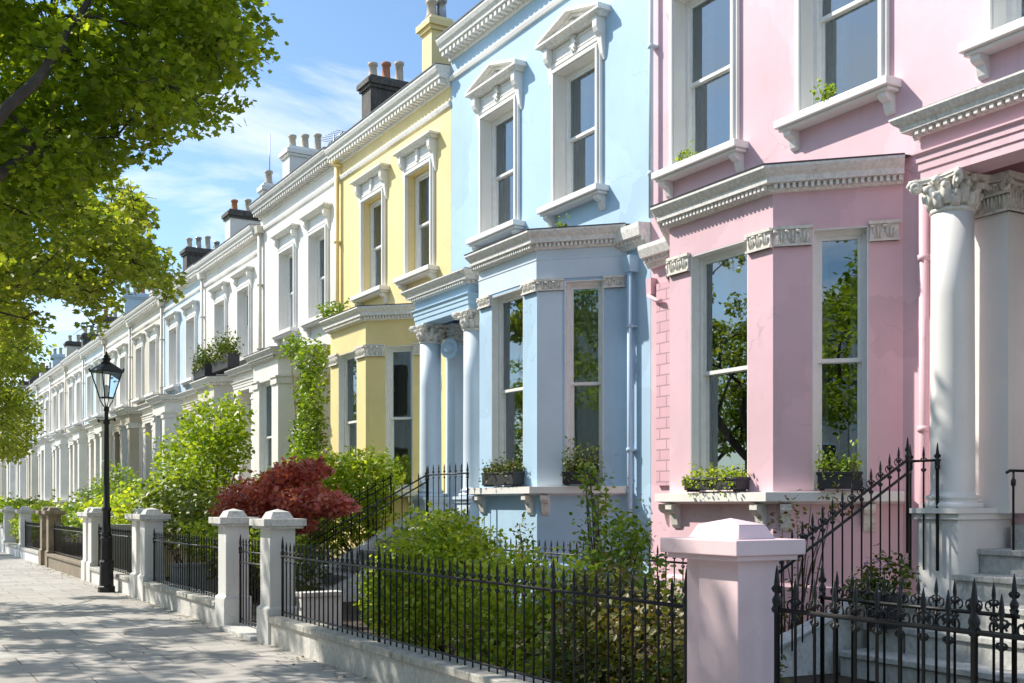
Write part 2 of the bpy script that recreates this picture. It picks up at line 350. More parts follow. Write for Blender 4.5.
def upper_window(house, y, w, z0, z1, style, wallm, trim, lod, reveal_trim, curtain=.25, hs=1.):
    T = frame((WX, y-w/2), (0,1)); mb = MB(T); aw = .105; p = .055
    # architrave in two steps, with lined reveals where they are painted white
    for k,(o,pp) in enumerate(((aw,p),(aw*.55,p+.03))):
        mb.box(-o, -.003*k-.001, .002, pp, z0, z1+.0); mb.box(w+.001+.003*k, w+o, .002, pp, z0, z1)
        mb.box(-o, w+o, .002, pp, z1+.001+k*.002, z1+o)
    if reveal_trim:
        mb.box(.0, .012, -.2, .055, z0, z1); mb.box(w-.012, w, -.2, .055, z0, z1); mb.box(.012, w-.012, -.2, .055, z1-.012, z1)
    arc = mb.build('window_surround', trim, house, .006 if lod < 1 else 0)
    sash_window(arc, T, .012, w-.012, z0+.03, z1-.012, .16, curtain if lod < 1 else WCT.choice([.2,.3,.42]), lod, bars=False, fullcurt=lod > 0 and WCT.random() < .3)
    # sill on corbels
    mb = MB(T); sp = .24; e = .12 if lod else .16
    mb.box(-aw-e, w+aw+e, -.18, sp, z0-.075, z0+.02); mb.box(-aw-e+.03, w+aw+e-.03, .002, sp-.05, z0-.115, z0-.075)
    mb.build('sill', trim, arc, .01 if lod < 1 else 0)
    if lod < 2:
        for a in (-aw-.02, w+aw+.02):
            mb = MB(); corbel(mb, T, a, z0-.115, .11, .16, .22); mb.build('corbel', trim, arc)
    if style is None: return
    # hood: frieze, consoles, cornice, pediment
    zt = z1+aw; fh = .30*hs; ct = zt+fh; W0, W1 = -aw-.10, w+aw+.10
    mb = MB(T)
    mb.box(-aw, w+aw, .002, .07, zt+.001, zt+.05); mb.box(-aw+.02, w+aw-.02, .002, .045, zt+.05, ct)
    if lod < 1:
        for a in (0., .5, 1.):      # raised panels
            pass
        pw = (w+2*aw-.3)/2
        for k in range(2):
            a = -aw+.1+k*(pw+.1)
            for b in ((a,a+pw,zt+.08,zt+.10),(a,a+pw,ct-.06,ct-.04),(a,a+.02,zt+.10,ct-.06),(a+pw-.02,a+pw,zt+.10,ct-.06)): mb.box(b[0],b[1],.045,.06,b[2],b[3])
        mb.box(w/2-.05, w/2+.05, .045, .10, zt+.05, ct-.01)
    mb.build('frieze', trim, arc)
    for a in (-aw-.01, w+aw+.01):
        mb = MB(); corbel(mb, T, a, ct, .11, .17, fh+.32 if lod < 1 else fh+.2)
        if lod < 1: mb.lathe(0,0,[(.0,0),(.0,0)],3) if False else None
        mb.build('console', trim, arc)
    mb = MB(); path = [(WX, y-w/2+W0), (WX, y-w/2+W1)]
    prof = [(0,ct+.001),(.14,ct+.001),(.16,ct+.03),(.19,ct+.05),(.23,ct+.06),(.23,ct+.10),(.0,ct+.115)]
    # return the cornice round its ends
    sweep(mb, [(WX+.01, y-w/2+W0+.12), (WX-.01, y-w/2+W0+.12), (WX-.01, y-w/2+W1-.12), (WX+.01, y-w/2+W1-.12)], [(o*.6 if False else o, z) for o, z in prof])
    if style == 'pediment':
        ym = y; hgt = .235; ya, yb = y-w/2+W0-.10, y-w/2+W1+.10; zb = ct+.10
        mb.prism([(ya+.1,zb),(yb-.1,zb),(ym,zb+hgt-.04)], lambda u,v,t: (WX-t,u,v), .002, .06)
        for s0, s1 in ((ya, ym), (yb, ym)):
            mb.prism([(s0,zb),(s1,zb+hgt),(s1,zb+hgt+.06),(s0,zb+.05)], lambda u,v,t: (WX-t,u,v), .002, .235 if s0==ya else .233)
            mb.prism([(s0+(.16 if s0<ym else -.16),zb+.012),(s1,zb+hgt-.05),(s1,zb+hgt),(s0+(.01 if s0<ym else -.01),zb)], lambda u,v,t: (WX-t,u,v), .002, .13 if s0==ya else .128)
        # relief shell in the tympanum
        for k in range(-2,3):
            a = k*.42; mb.tube([(WX-.08,ym+.01*k,zb+.03),(WX-.10,ym+math.sin(a)*.09,zb+.03+math.cos(a)*.11)], [.012,.03], 5)
    mb.build('hood', M['cornice'] if lod < 9 else trim, arc, .005 if lod < 1 else 0)
    if style == 'pediment':
        mb = MB()
        for k in range(7):
            t = k*.9; mb.tube([(WX-.06,y+.05*math.cos(t),zt+.17+.07*math.sin(t)),(WX-.10,y+.085*math.cos(t+.5),zt+.17+.11*math.sin(t+.5))], [.02,.028], 5)
        mb.build('relief_ornament', 'relief', arc)

def leaf_capital(mb, T, a0, a1, z0, z1, n0):
    """low relief leafy band on a flat face between a0..a1"""
    w = a1-a0; h = z1-z0; old = mb.T; mb.T = T
    mb.box(a0-.015, a1+.015, .001, n0, z0, z1); mb.box(a0-.03, a1+.03, .001, n0+.025, z1-.035, z1); mb.box(a0-.025, a1+.025, .001, n0+.02, z0, z0+.025)
    mb.T = None; k = max(2, int(round(w/.11))); g = w/k
    for i in range(k):
        c = a0+g*(i+.5); zc = z0+.03
        for s in (-1,0,1):
            pts = [T(c+s*g*.12, n0, zc), T(c+s*g*.34, n0+.008, zc+(h-.06)*.45), T(c+s*g*(.30 if s else 0), n0+.018, zc+(h-.06)*(.86 if s==0 else .66))]
            mb.tube(pts, [.010, g*.11, g*.06], 5)
        mb.tube([T(c+g*.5-.02, n0+.012, z1-.06), T(c+g*.5+.02, n0+.03, z1-.06)], g*.13, 6)
    mb.T = old
def column_capital(mb, cx, cy, z0, z1, r, seg=8, square=0):
    h = z1-z0
    if not square: mb.lathe(cx, cy, [(r*.98,z0),(r*1.12,z0+.015),(r*1.12,z0+.045),(r*.95,z0+.055),(r*.92,z0+h*.5),(r*1.12,z0+h*.78),(r*1.35,z0+h*.86)], 20)
    else: mb.taper(cx-r, cx+r, cy-r, cy+r, z0, z0+h*.86, -.03)
    for row, (zb, zt, rr, out, n, ph) in enumerate(((z0+.05,z0+h*.50,r*.98,r*.42,seg,0),(z0+h*.22,z0+h*.72,r*1.0,r*.5,seg,.5))):
        for k in range(n):
            t = 2*math.pi*(k+ph)/n; 
            sq = 1.
            if square: sq = 1/max(abs(math.cos(t)), abs(math.sin(t)))
            def P(rad, dz, da=0): return (cx+rad*sq*math.cos(t+da), cy+rad*sq*math.sin(t+da), dz)
            mb.tube([P(rr,zb), P(rr*1.06,zb+(zt-zb)*.55), P(rr+out*.6,zt), P(rr+out*.95,zt-.01), P(rr+out,zt-.05)], [r*.26,r*.32,r*.26,r*.16,r*.06], 6)
    e = r*1.52
    for sx in (-1,1):          # corner volutes
        for sy in (-1,1):
            c = Vector((cx+sx*r*1.28, cy+sy*r*1.28, z0+h*.80)); d = Vector((sx,sy,0)).normalized(); pts = []; rad = []
            for k in range(15):
                t = k*.85; q = h*.17*(1-k/18); pts.append(c+d*(math.cos(t)*q)+Vector((0,0,math.sin(t)*q))+Vector((-sy,sx,0))*.002*k); rad.append(.034-.001*k)
            mb.tube(pts, rad, 6)
            mb.tube([(cx+sx*r*.6,cy+sy*r*.6,z0+h*.45),(cx+sx*r*.95,cy+sy*r*.95,z0+h*.72),tuple(c+Vector((0,0,h*.14)))], [.02,.035,.03], 6)
    n = 9; side = []
    cor = [(-e,-e),(e,-e),(e,e),(-e,e)]; poly = []
    for i in range(4):
        (ax,ay),(bx,by) = cor[i], cor[(i+1)%4]; mx, my = (ax+bx)/2, (ay+by)/2
        for k in range(n):
            t = k/n; q = 1-.22*math.sin(math.pi*t); poly.append((ax+(bx-ax)*t if ay!=by or True else 0, ay+(by-ay)*t)); x, y = poly[-1]
            if abs(ay-by) < 1e-6: poly[-1] = (x, y*q)
            else: poly[-1] = (x*q, y)
    for za, zb2, sc in ((z1-h*.14,z1-h*.06,.94),(z1-h*.06,z1,1.)):
        mb.prism([(cx+x*sc, cy+y*sc) for x,y in poly], lambda u,v,t: (u,v,t), za, zb2)
    for sx, sy in ((1,0),(-1,0),(0,1),(0,-1)):   # central flowers
        c = Vector((cx+sx*r*1.28, cy+sy*r*1.28, z1-h*.12)); mb.tube([tuple(c-Vector((sx,sy,0))*.03), tuple(c+Vector((sx,sy,0))*.03)], [.05,.03], 7)

def chimney(par, x0, x1, y0, y1, z0, z1, m, pots, capm=None, n=3, lod=0):
    mb = MB(); mb.box(x0,x1,y0,y1,z0,z1-.3)
    o = mb.build('chimney_stack', m, par)
    mb = MB()
    mb.box(x0-.05,x1+.05,y0-.05,y1+.05,z1-.30,z1-.22); mb.box(x0-.10,x1+.10,y0-.10,y1+.10,z1-.22,z1-.10); mb.taper(x0-.06,x1+.06,y0-.06,y1+.06,z1-.10,z1,.05)
    mb.build('chimney_cap', capm or m, o)
    for k in range(n):
        x = x0+(x1-x0)*(k+.5)/n; y = (y0+y1)/2; mb = MB(); h = .38+.08*((k*7)%3); r = .11
        mb.lathe(x, y, [(r*1.1,z1-.02),(r*1.15,z1+.05),(r,z1+.07),(r*.85,z1+h-.08),(r*1.12,z1+h-.06),(r*1.12,z1+h),(r*.8,z1+h)], 10)
        mb.build('chimney_pot', pots[k%len(pots)], o)
    return o

def house(name_label, y0, y1, wallm, ztop, wins, wz, style, bay, bz, porch, pz, lod=0, trim='trim', corn='cornice', hood_reveal=True, baym=None, colm=None,
          ww=1.05, hs=1., baytrim=None, pipe=None, chim=None, group=None, baycurt=.3, fullc=(False,False,False)):
    H = thing('terraced_house', name_label, 'house', (WX, (y0+y1)/2, 0), group or 'houses of the terrace')
    baym = baym or wallm; colm = colm or trim; baytrim = baytrim or trim
    yn, yf = bay; sill, capb, capt, bct, bcb = bz     # sill top, capital bottom/top, cornice top, cornice bottom
    g = .003
    # --- main walls
    mb = MB(); holes = [(y-ww/2-y0, y+ww/2-y0, wz[0], wz[1]) for y in wins]
    holes.append((yn-.62-y0, yf+.62-y0, sill-.02, capt-.02))
    if porch: pm = (porch[0]+porch[1])/2; holes.append((pm-.55-y0, pm+.55-y0, pz[4], pz[4]+3.0))
    wall_panel(mb, (WX, y0+g), (WX, y1-g), 0, ztop, holes, .22)
    mb.build('wall', wallm, H)
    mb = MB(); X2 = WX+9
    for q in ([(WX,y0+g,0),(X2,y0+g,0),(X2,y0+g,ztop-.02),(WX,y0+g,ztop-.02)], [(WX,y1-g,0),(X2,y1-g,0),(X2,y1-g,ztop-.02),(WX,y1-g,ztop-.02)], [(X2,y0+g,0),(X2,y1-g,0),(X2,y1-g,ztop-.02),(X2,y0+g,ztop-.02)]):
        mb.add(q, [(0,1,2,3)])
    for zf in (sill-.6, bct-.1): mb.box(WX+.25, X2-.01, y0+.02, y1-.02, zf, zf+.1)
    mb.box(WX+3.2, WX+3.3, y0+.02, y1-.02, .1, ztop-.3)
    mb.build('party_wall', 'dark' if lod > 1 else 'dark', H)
    mb = MB(); mb.box(WX+.02, X2, y0+g, y1-g, ztop-.012, ztop+.03)
    mb.prism([(WX+.9,ztop+.03),(X2-1,ztop+.03),(X2-3.5,ztop+.8),(WX+3.2,ztop+.8)], lambda u,v,t: (u,t,v), y0+g*2, y1-g*2)
    mb.build('roof', 'slate', H)
    # --- roof cornice
    cz = ztop; path = [(WX, y0+g), (WX, y1-g)]; mb = MB()
    sweep(mb, path, [(-.02,cz-.34),(.05,cz-.34),(.06,cz-.27),(.10,cz-.25),(.10,cz-.20),(.25,cz-.19),(.26,cz-.12),(.30,cz-.09),(.33,cz-.02),(.33,cz+.03),(-.02,cz+.06)])
    if lod < 3: dentils(mb, path, .051, .225, cz-.29, cz-.192, .075, .155 if lod < 2 else .3)
    mb.build('roof_cornice', corn, H); mb = MB(); sweep(mb, path, [(-.02,cz+.062),(.30,cz+.034),(.345,cz+.028),(.345,cz+.05),(-.02,cz+.08)]); mb.build('gutter', 'lead', H)
    mb = MB(); sweep(mb, path, [(0,cz-.72),(.045,cz-.72),(.065,cz-.66),(.045,cz-.62),(0,cz-.60)]); mb.build('string_course', trim if wallm != 'yellow' else 'cornice', H)
    for i, y in enumerate(wins):
        upper_window(H, y, ww, wz[0], wz[1], style, wallm, trim, lod, hood_reveal, .25, hs)
    # --- bay window
    P = path_of_bay(yn, yf); bm = MB(); cant = math.hypot(.97,.97); wz0, wz1 = sill+.02, capt-.04
    fl = yf-yn; fw = min(1.02, fl-.8); fa = (fl-fw)/2; ca, cb = cant*.31, cant*.74
    wall_panel(bm, P[0], P[1], 0, bct-.05, [(cant-cb, cant-ca, wz0, wz1)], .2)
    wall_panel(bm, P[1], P[2], 0, bct-.05, [(fa, fa+fw, wz0, wz1)], .2)
    wall_panel(bm, P[2], P[3], 0, bct-.05, [(ca, cb, wz0, wz1)], .2)
    B = bm.build('bay_window', baym, H)
    specs = [(P[0],P[1],cant-cb,cant-ca),(P[1],P[2],fa,fa+fw),(P[2],P[3],ca,cb)]
    for i,(p,q,a0,a1) in enumerate(specs):
        if lod > 1 and i == 2: pass
        T = frame(p, (q[0]-p[0], q[1]-p[1])); sash_window(B, T, a0, a1, wz0, wz1, .14, baycurt, lod, fullcurt=fullc[i])
        if lod < 3:      # white painted lining of the reveal
            mb = MB(T)
            for b in ((a0,a0+.014,wz0,wz1),(a1-.014,a1,wz0,wz1),(a0+.014,a1-.014,wz1-.014,wz1)): mb.box(b[0],b[1],-.14,-.002,b[2],b[3])
            mb.build('reveal_lining', 'sash', B)
    mb = MB(); z = bct
    sweep(mb, P, [(-.02,bcb-.03),(.05,bcb-.03),(.07,bcb+.0),(.07,bcb+.05),(.15,bcb+.055),(.155,z-.11),(.19,z-.08),(.23,z-.03),(.23,z),(-.1,z+.02)])
    if lod < 3: dentils(mb, P, .071, .125, bcb-.005, bcb+.05, .034, .064 if lod < 1 else .12)
    mb.build('bay_cornice', corn, B); mb = MB(); sweep(mb, P, [(-.1,z+.021),(.235,z+.002),(.24,z+.016),(-.1,z+.036)]); mb.build('lead_edge', 'lead', B)
    mb = MB(); q = offset_path(P, .20); mb.add([(WX+.0,q[0][1],z+.022)]+[(x,y,z+.012) for x,y in q]+[(WX,q[-1][1],z+.022)], [(0,1,2,3,4,5)])
    mb.add([(x,y,z+.012) for x,y in q]+[(WX,(yn+yf)/2,z+.14)], [(0,1,4),(1,2,4),(2,3,4)]); mb.build('bay_roof', 'lead', B)
    mb = MB(); sweep(mb, P, [(-.02,sill-.13),(.05,sill-.13),(.12,sill-.11),(.18,sill-.10),(.18,sill),(-.25,sill+.015)]); mb.build('bay_sill', baytrim, B)
    mb = MB(); sweep(mb, P, [(0,.0),(.05,.0),(.05,.72),(.02,.76),(0,.76)]); mb.build('bay_plinth', baym, B)
    if lod < 2:
        for (p,q,aa) in ((P[0],P[1],(.35,cant-.14)),(P[1],P[2],(.16,fl-.16)),(P[2],P[3],(.14,cant-.35))):
            T = frame(p, (q[0]-p[0], q[1]-p[1]))
            for a in aa:
                mb = MB(); corbel(mb, T, a, sill-.13, .12, .15, .30); mb.build('corbel', 'relief' if wallm in ('pink','blue') else trim, B)
    for (p,q,segs) in ((P[0],P[1],((.06,cant-cb-.03),(cant-ca+.03,cant-.03))),(P[1],P[2],((.03,fa-.03),(fa+fw+.03,fl-.03))),(P[2],P[3],((.03,ca-.03),(cb+.03,cant-.06)))):
        T = frame(p, (q[0]-p[0], q[1]-p[1]))
        for a0, a1 in segs:
            mb = MB()
            if lod < 1: leaf_capital(mb, T, a0, a1, capb, capt, .03)
            elif lod < 3: mb.T = T; mb.box(a0-.02,a1+.02,.001,.04,capb,capt); mb.box(a0-.04,a1+.04,.001,.07,capt-.04,capt)
            else: continue
            mb.build('capital', 'relief', B)
    # --- porch
    if porch:
        ya, yb = porch; pb, pt, pl, cr, fl0 = pz   # entablature bottom/top, plinth top, column radius, floor
        F = WX-.8; E = [(WX,ya),(F,ya),(F,yb),(WX,yb)]; mb = MB()
        h = pt-pb
        sweep(mb, E, [(-.33,pb),(0,pb),(0,pb+h*.13),(.015,pb+h*.14),(.015,pb+h*.26),(.03,pb+h*.27),(.03,pb+h*.36),(.06,pb+h*.40),(.06,pb+h*.43),(.0,pb+h*.44),(.0,pb+h*.68),(-.33,pb+h*.68)])
        mb.box(F+.05, WX, ya+.05, yb-.05, pb+h*.5, pb+h*.68)
        PO = mb.build('porch', baym, H)
        mb = MB(); q0 = pb+h*.68
        sweep(mb, E, [(-.3,q0+.001),(.04,q0+.001),(.05,q0+.02),(.05,q0+.05),(.13,q0+.055),(.14,pt-.09),(.18,pt-.06),(.21,pt-.02),(.21,pt),(-.3,pt)])
        if lod < 1: dentils(mb, E, .051, .11, q0+.004, q0+.05, .04, .08)
        mb.build('porch_cornice', corn, PO)
        mb = MB(); mb.box(F-.15, WX, ya-.15, yb+.15, pt+.001, pt+.03); mb.build('porch_roof', 'lead', PO)
        cy = [ya+.19, yb-.19]
        mb = MB(); mb.box(F+.66, WX, ya+.52, yb-.52, 0, fl0); mb.build('porch_floor', 'step', PO)
        pd = T = frame((WX,pm-.55),(0,1)); mb = MB(T); mb.box(0,1.1,-.2,-.15,fl0,fl0+2.2); mb.box(0,1.1,-.21,-.13,fl0+2.2,fl0+2.28)
        for a in (.12,.6):
            for zz in ((.2,.95),(1.1,2.0)): mb.box(a,a+.38,-.15,-.135,fl0+zz[0],fl0+zz[1])
        mb.build('door', 'door', PO)
        mb = MB(T); mb.add([(0,-.17,fl0+2.28),(1.1,-.17,fl0+2.28),(1.1,-.17,fl0+3.),(0,-.17,fl0+3.)],[(0,3,2,1)]); mb.build('fanlight', 'glass', PO)
        for c in cy:
            cx = F+.23
            mb = MB(); mb.box(F, WX, c-.24, c+.24, 0, pl-.06); mb.box(F-.03, WX, c-.27, c+.27, pl-.06, pl); mb.box(F-.03, WX, c-.27, c+.27, 0, .15)
            mb.build('plinth', colm, PO, .008 if lod < 1 else 0)
            cb_, ct_ = pl, pb; ch = .36 if lod < 9 else .3
            if lod < 2 and cr > 0:
                mb = MB(); r = cr
                mb.box(cx-r*1.35, cx+r*1.35, c-r*1.35, c+r*1.35, cb_, cb_+.05)
                mb.lathe(cx, c, [(r*1.3,cb_+.05),(r*1.34,cb_+.075),(r*1.3,cb_+.10),(r*1.1,cb_+.11),(r*1.08,cb_+.13),(r*1.18,cb_+.145),(r*1.18,cb_+.165),(r*.99,cb_+.18),(r*.96,cb_+.22),(r*.955,cb_+.9),(r*.945,cb_+1.5),(r*.935,cb_+2.1),(r*.92,ct_-ch)], 40)
                mb.build('column', colm, PO)
                mb = MB(); column_capital(mb, cx, c, ct_-ch, ct_, r*.88); mb.build('column_capital', 'relief', PO)
            else:
                mb = MB(); r = .2; mb.box(F+.03,F+.03+2*r,c-r,c+r,cb_,ct_-.12); mb.box(F,F+.06+2*r,c-r-.03,c+r+.03,cb_,cb_+.12); mb.box(F+.01,F+.05+2*r,c-r-.02,c+r+.02,ct_-.30,ct_-.25); mb.box(F-.01,F+.07+2*r,c-r-.04,c+r+.04,ct_-.12,ct_)
                mb.build('porch_pillar', colm, PO)
            c0_ = c; c = c+(.19 if c == cy[0] else -.19)*(1 if lod < 1 else 0); pd_ = .25 if lod < 1 else .11
            mb = MB(); mb.box(WX-pd_, WX+.01, c-.19, c+.19, cb_+.12, ct_-ch); mb.box(WX-pd_-.03, WX+.01, c-.22, c+.22, cb_+.001, cb_+.12)
            mb.build('pilaster', colm, PO)
            mb = MB()
            if lod < 1:
                Tp = frame((WX-pd_, c-.19), (0,1)); leaf_capital(mb, Tp, 0, .38, ct_-ch, ct_-.08, .03); leaf_capital(mb, Tp, -.02, .40, ct_-ch*.55, ct_-.04, .06)
                Tq = frame((WX, c-.19), (-1,0)); leaf_capital(mb, Tq, .0, pd_, ct_-ch, ct_-.08, .03)
                mb.box(WX-pd_-.10, WX+.01, c-.27, c+.27, ct_-.06, ct_-.001)
                for s in (-1,1):
                    pts=[];rad=[]
                    for k in range(13):
                        t=k*.9;qq=.06*(1-k/16);pts.append((WX-pd_-.07,c+s*(.22+math.cos(t)*qq),ct_-.12+math.sin(t)*qq));rad.append(.026-.001*k)
                    mb.tube(pts,rad,6)
            else: mb.box(WX-.14,WX+.01,c-.22,c+.22,ct_-.12,ct_)
            mb.build('pilaster_capital', 'relief', PO)
    # --- pipes
    if pipe:
        for (py, pz0, pz1, pm_, r) in pipe:
            mb = MB(); mb.lathe(WX-.09, py, [(r,pz0),(r,pz1)], 10)
            zz = pz0+.6
            while zz < pz1: mb.lathe(WX-.09, py, [(r*1.3,zz),(r*1.3,zz+.06)], 10); mb.box(WX-.1,WX,py-r*1.6,py+r*1.6,zz+.015,zz+.045); zz += 1.8
            if pz1 > 8: mb.taper(WX-.2,WX-.0,py-.13,py+.13,pz1-.02,pz1+.16,-.03)
            mb.build('drainpipe', pm_, H)
    for c in (chim or []): chimney(H, *c)
    return H
# ------------------------------------------------------------------ the setting
mb = MB(); mb.add([(-400,-300,-.16),(400,-300,-.16),(400,600,-.16),(-400,600,-.16)], [(0,1,2,3)]); struct(mb.build('ground', 'grass'))
def slab(name, x0, x1, y0, y1, z, m, t=.14):
    mb = MB(); mb.box(x0,x1,y0,y1,z-t,z); return struct(mb.build(name, m))
slab('pavement', -2.2, 9.65, -30, 170, 0, 'paving', .15)
slab('road', -9.4, -2.35, -30, 170, -.14, 'asphalt', .015)
slab('kerb', -2.347, -2.203, -30, 170, .004, 'kerb', .16)
slab('far_kerb', -9.55, -9.403, -30, 170, .004, 'kerb', .16)
slab('far_pavement', -14, -9.553, -30, 170, 0, 'paving', .15)
slab('garden_soil', 4.42, 9.66, -3, 170, .05, 'soil', .045)

# ------------------------------------------------------------------ the terrace
POTS = ['terracotta','clay']
N1 = 'clay'
# (x0,x1,y0,y1,z0,z1,material,pots,cap,n)
house('pink stucco house nearest the camera with a white columned porch', 4.4, 12.57, 'pink', 10.5, [6.4, 9.0, 11.4], (6.24, 8.62), 'entab', (9.1, 10.93), (1.77, 4.50, 4.72, 5.36, 5.13),
      (4.78, 7.25), (4.81, 5.42, 1.55, .215, 1.44), 0, colm='column', ww=1.18, pipe=[(7.78,0,4.9,'pink',.055),(12.45,5.7,10.1,'paleblue',.035)], baycurt=.3,
      chim=[(10.6,12.0,12.2,12.8,10.4,12.6,'smoke',POTS,'smoke',3)])
house('pale blue stucco house with pediments over its upper windows', 12.57, 18.8, 'blue', 10.46, [14.45, 16.9], (6.45, 8.62), 'pediment', (14.1, 15.9), (1.90, 4.84, 5.02, 5.72, 5.49),
      (16.6, 18.72), (4.98, 5.62, 1.72, .215, 1.5), 0, colm='bluetrim', ww=1.18, hs=1., baycurt=.25, pipe=[(12.95,0,5.1,'blue',.04)], fullc=(True,False,False),
      chim=[])
house('yellow stucco house between the blue house and the first white house', 18.8, 24.7, 'yellow', 10.0, [20.15, 22.5], (6.3, 8.42), 'entab', (20.68, 22.63), (1.90, 4.62, 4.86, 5.60, 5.37),
      (23.1, 24.66) if False else None, None, 0, hood_reveal=False, fullc=(True,False,False), ww=1.13, pipe=[(24.5,0,9.7,'yellow',.06)],
      chim=[(10.05,10.5,20.35,20.8,9.9,11.72,'yellow',['clay','tin'],'yellow',2),(10.45,11.5,24.45,25.0,9.9,11.95,'smoke',['clay','terracotta'],'smoke',3)])
house('first white stucco house beyond the yellow one, ivy over its corner', 24.7, 30.6, 'white', 10.05, [25.9, 28.2], (6.2, 8.38), 'entab', (26.16, 28.15), (1.90, 4.6, 4.8, 5.46, 5.25),
      (28.6, 30.5), (4.75, 5.35, 1.5, 0, 1.4), 1, corn='stone', ww=1.13, pipe=[(30.4,0,9.3,'cream',.06)],
      chim=[(10.45,11.6,30.3,30.9,9.9,11.9,'white',['clay'],'white',3),(9.75,10.1,30.42,30.7,9.9,10.75,'white',['clay'],'white',1)])
FAR = [  # wall, bay colour, roof line, label
 ('white','cream',9.52,'white house with dark flower boxes on the balcony over its bay'),
 ('paleblue','white',9.55,'white and pale blue house, the next past the house with balcony flower boxes'),
 ('cream','beige',9.5,'cream house with a beige stone porch and bay, just behind the street lamp'),
 ('white','white',9.6,'white house just left of the street lamp lantern'),
 ('paleblue','white',9.45,'pale blue-white house, second to the left of the lantern'),
 ('white','white',9.55,'white house, third to the left of the lantern'),
 ('cream','white',9.5,'cream-white house, fourth to the left of the lantern'),
 ('white','cream',9.5,'white house with a cream bay, fifth to the left of the lantern'),
 ('paleblue','white',9.45,'pale bluish house, sixth to the left of the lantern'),
 ('white','white',9.5,'white house, seventh to the left of the lantern'),
 ('cream','cream',9.55,'cream house, eighth to the left of the lantern'),
 ('white','white',9.5,'white house, ninth to the left of the lantern'),
 ('white','white',9.5,'white house at the far end of the terrace'),
]
yy = 30.6
for i, (wm, bmx, zt, lb) in enumerate(FAR):
    y1 = yy + (6.1 if i == 0 else 5.75); lod = 1 if i < 2 else (2 if i < 6 else 3)
    pc = [POTS, ['clay','tin'], ['clay'], ['tin','clay','terracotta']][i%4]
    cm = ['white','paleblue','cream','smoke'][(i*3)%4]
    ch = [(10.5,11.9,y1-.3,y1+.3,9.4,11.5-.2*(i%3)+.1*(i%2),cm,pc,'smoke' if i%2==0 else cm,3+(i%2))]
    if i % 2 == 0: ch.append((12.3,13.4,yy+2.5,yy+3.2,9.4,11.9,'smoke' if i%4 else 'white',pc,'smoke',3))
    house(lb, yy, y1, wm, zt, [yy+1.45, yy+3.95], (5.9, 8.0), 'entab', (yy+1.3, yy+3.1), (1.85, 4.55, 4.75, 5.32, 5.12),
          (yy+3.75, yy+5.55), (4.6, 5.2+.08*(i%2), 1.4, 0, 1.3), lod, baym=bmx, colm=bmx, ww=1.1, pipe=[(y1-.12,0,9.1,'cream' if i%2 else 'white',.05)], chim=ch)
    yy = y1
YEND = yy
# pink brick strip beside the bay, the string running into the bay cornices
pinkh = bpy.data.objects['terraced_house']
mb = MB(); mb.box(WX-.05,WX+.01,11.99,12.38,1.9,4.75); mb.build('brick_strip', 'brickpink', pinkh)
mb = MB(); sweep(mb, [(WX,11.8),(WX,12.565)], [(-.02,5.0),(.06,5.0),(.1,5.06),(.1,5.12),(.2,5.13),(.24,5.24),(.24,5.3),(-.02,5.32)]); dentils(mb, [(WX,11.8),(WX,12.565)], .1,.15,5.06,5.125,.05,.09); mb.build('string_course', 'cornice', pinkh)
mb = MB(); mb.box(WX-.10,WX+.01,12.44,12.55,4.62,4.85); mb.tube([(WX-.1,12.5,4.6),(WX-.1,12.3,4.5),(WX-.1,12.2,4.48)], .03, 8); mb.build('rain_hopper', 'pink', pinkh)
blueh = bpy.data.objects['terraced_house.001']
mb = MB(); sweep(mb, [(WX,12.575),(WX,13.3)], [(-.02,5.36),(.06,5.36),(.1,5.42),(.1,5.47),(.2,5.48),(.22,5.6),(.22,5.66),(-.02,5.68)]); dentils(mb, [(WX,12.575),(WX,13.3)], .1,.15,5.42,5.475,.05,.09); mb.build('string_course', 'cornice', blueh)
mb = MB(); mb.taper(WX-.14,WX+.01,12.88,13.02,5.02,5.22,-.03); mb.box(WX-.17,WX+.01,12.85,13.05,5.221,5.25); mb.build('rain_hopper', 'blue', blueh)
mb = MB(); mb.tube([(9.35,16.95,4.62),(9.30,16.95,4.62)], [.17,.17], 20, False); mb.tube([(9.30,16.95,4.62),(9.27,16.95,4.62)], [.11,.10], 16); 
# round plaque hanging in the blue porch
mb2 = MB(); mb2.tube([(9.30,18.02,4.50),(9.24,17.99,4.50)], [.19,.19], 24, False); mb2.tube([(9.24,17.99,4.50),(9.22,17.98,4.50)], [.10,.09], 16); mb2.tube([(9.27,18.0,4.5),(9.27,18.0,5.05)], .012, 6)
tag(mb2.build('hanging_plaque', 'blue'), 'round blue plaque hanging inside the porch of the blue house', 'plaque')
BB = [o for o in blueh.children if o.name.startswith('bay_window')][0]; PB = path_of_bay(14.1,15.9)
mb = MB(); sweep(mb, PB, [(-.02,5.022),(.012,5.022),(.012,5.30),(.022,5.31),(.022,5.33),(.008,5.34),(.008,5.458),(-.02,5.458)]); mb.build('bay_frieze', 'bluetrim', BB)
T = frame(PB[0], (PB[1][0]-PB[0][0], PB[1][1]-PB[0][1])); cl = math.hypot(.97,.97); mb = MB(T); mb.box(cl-cl*.31+.035,cl-.004,.001,.012,1.905,4.838); mb.build('corner_pilaster', 'bluetrim', BB)
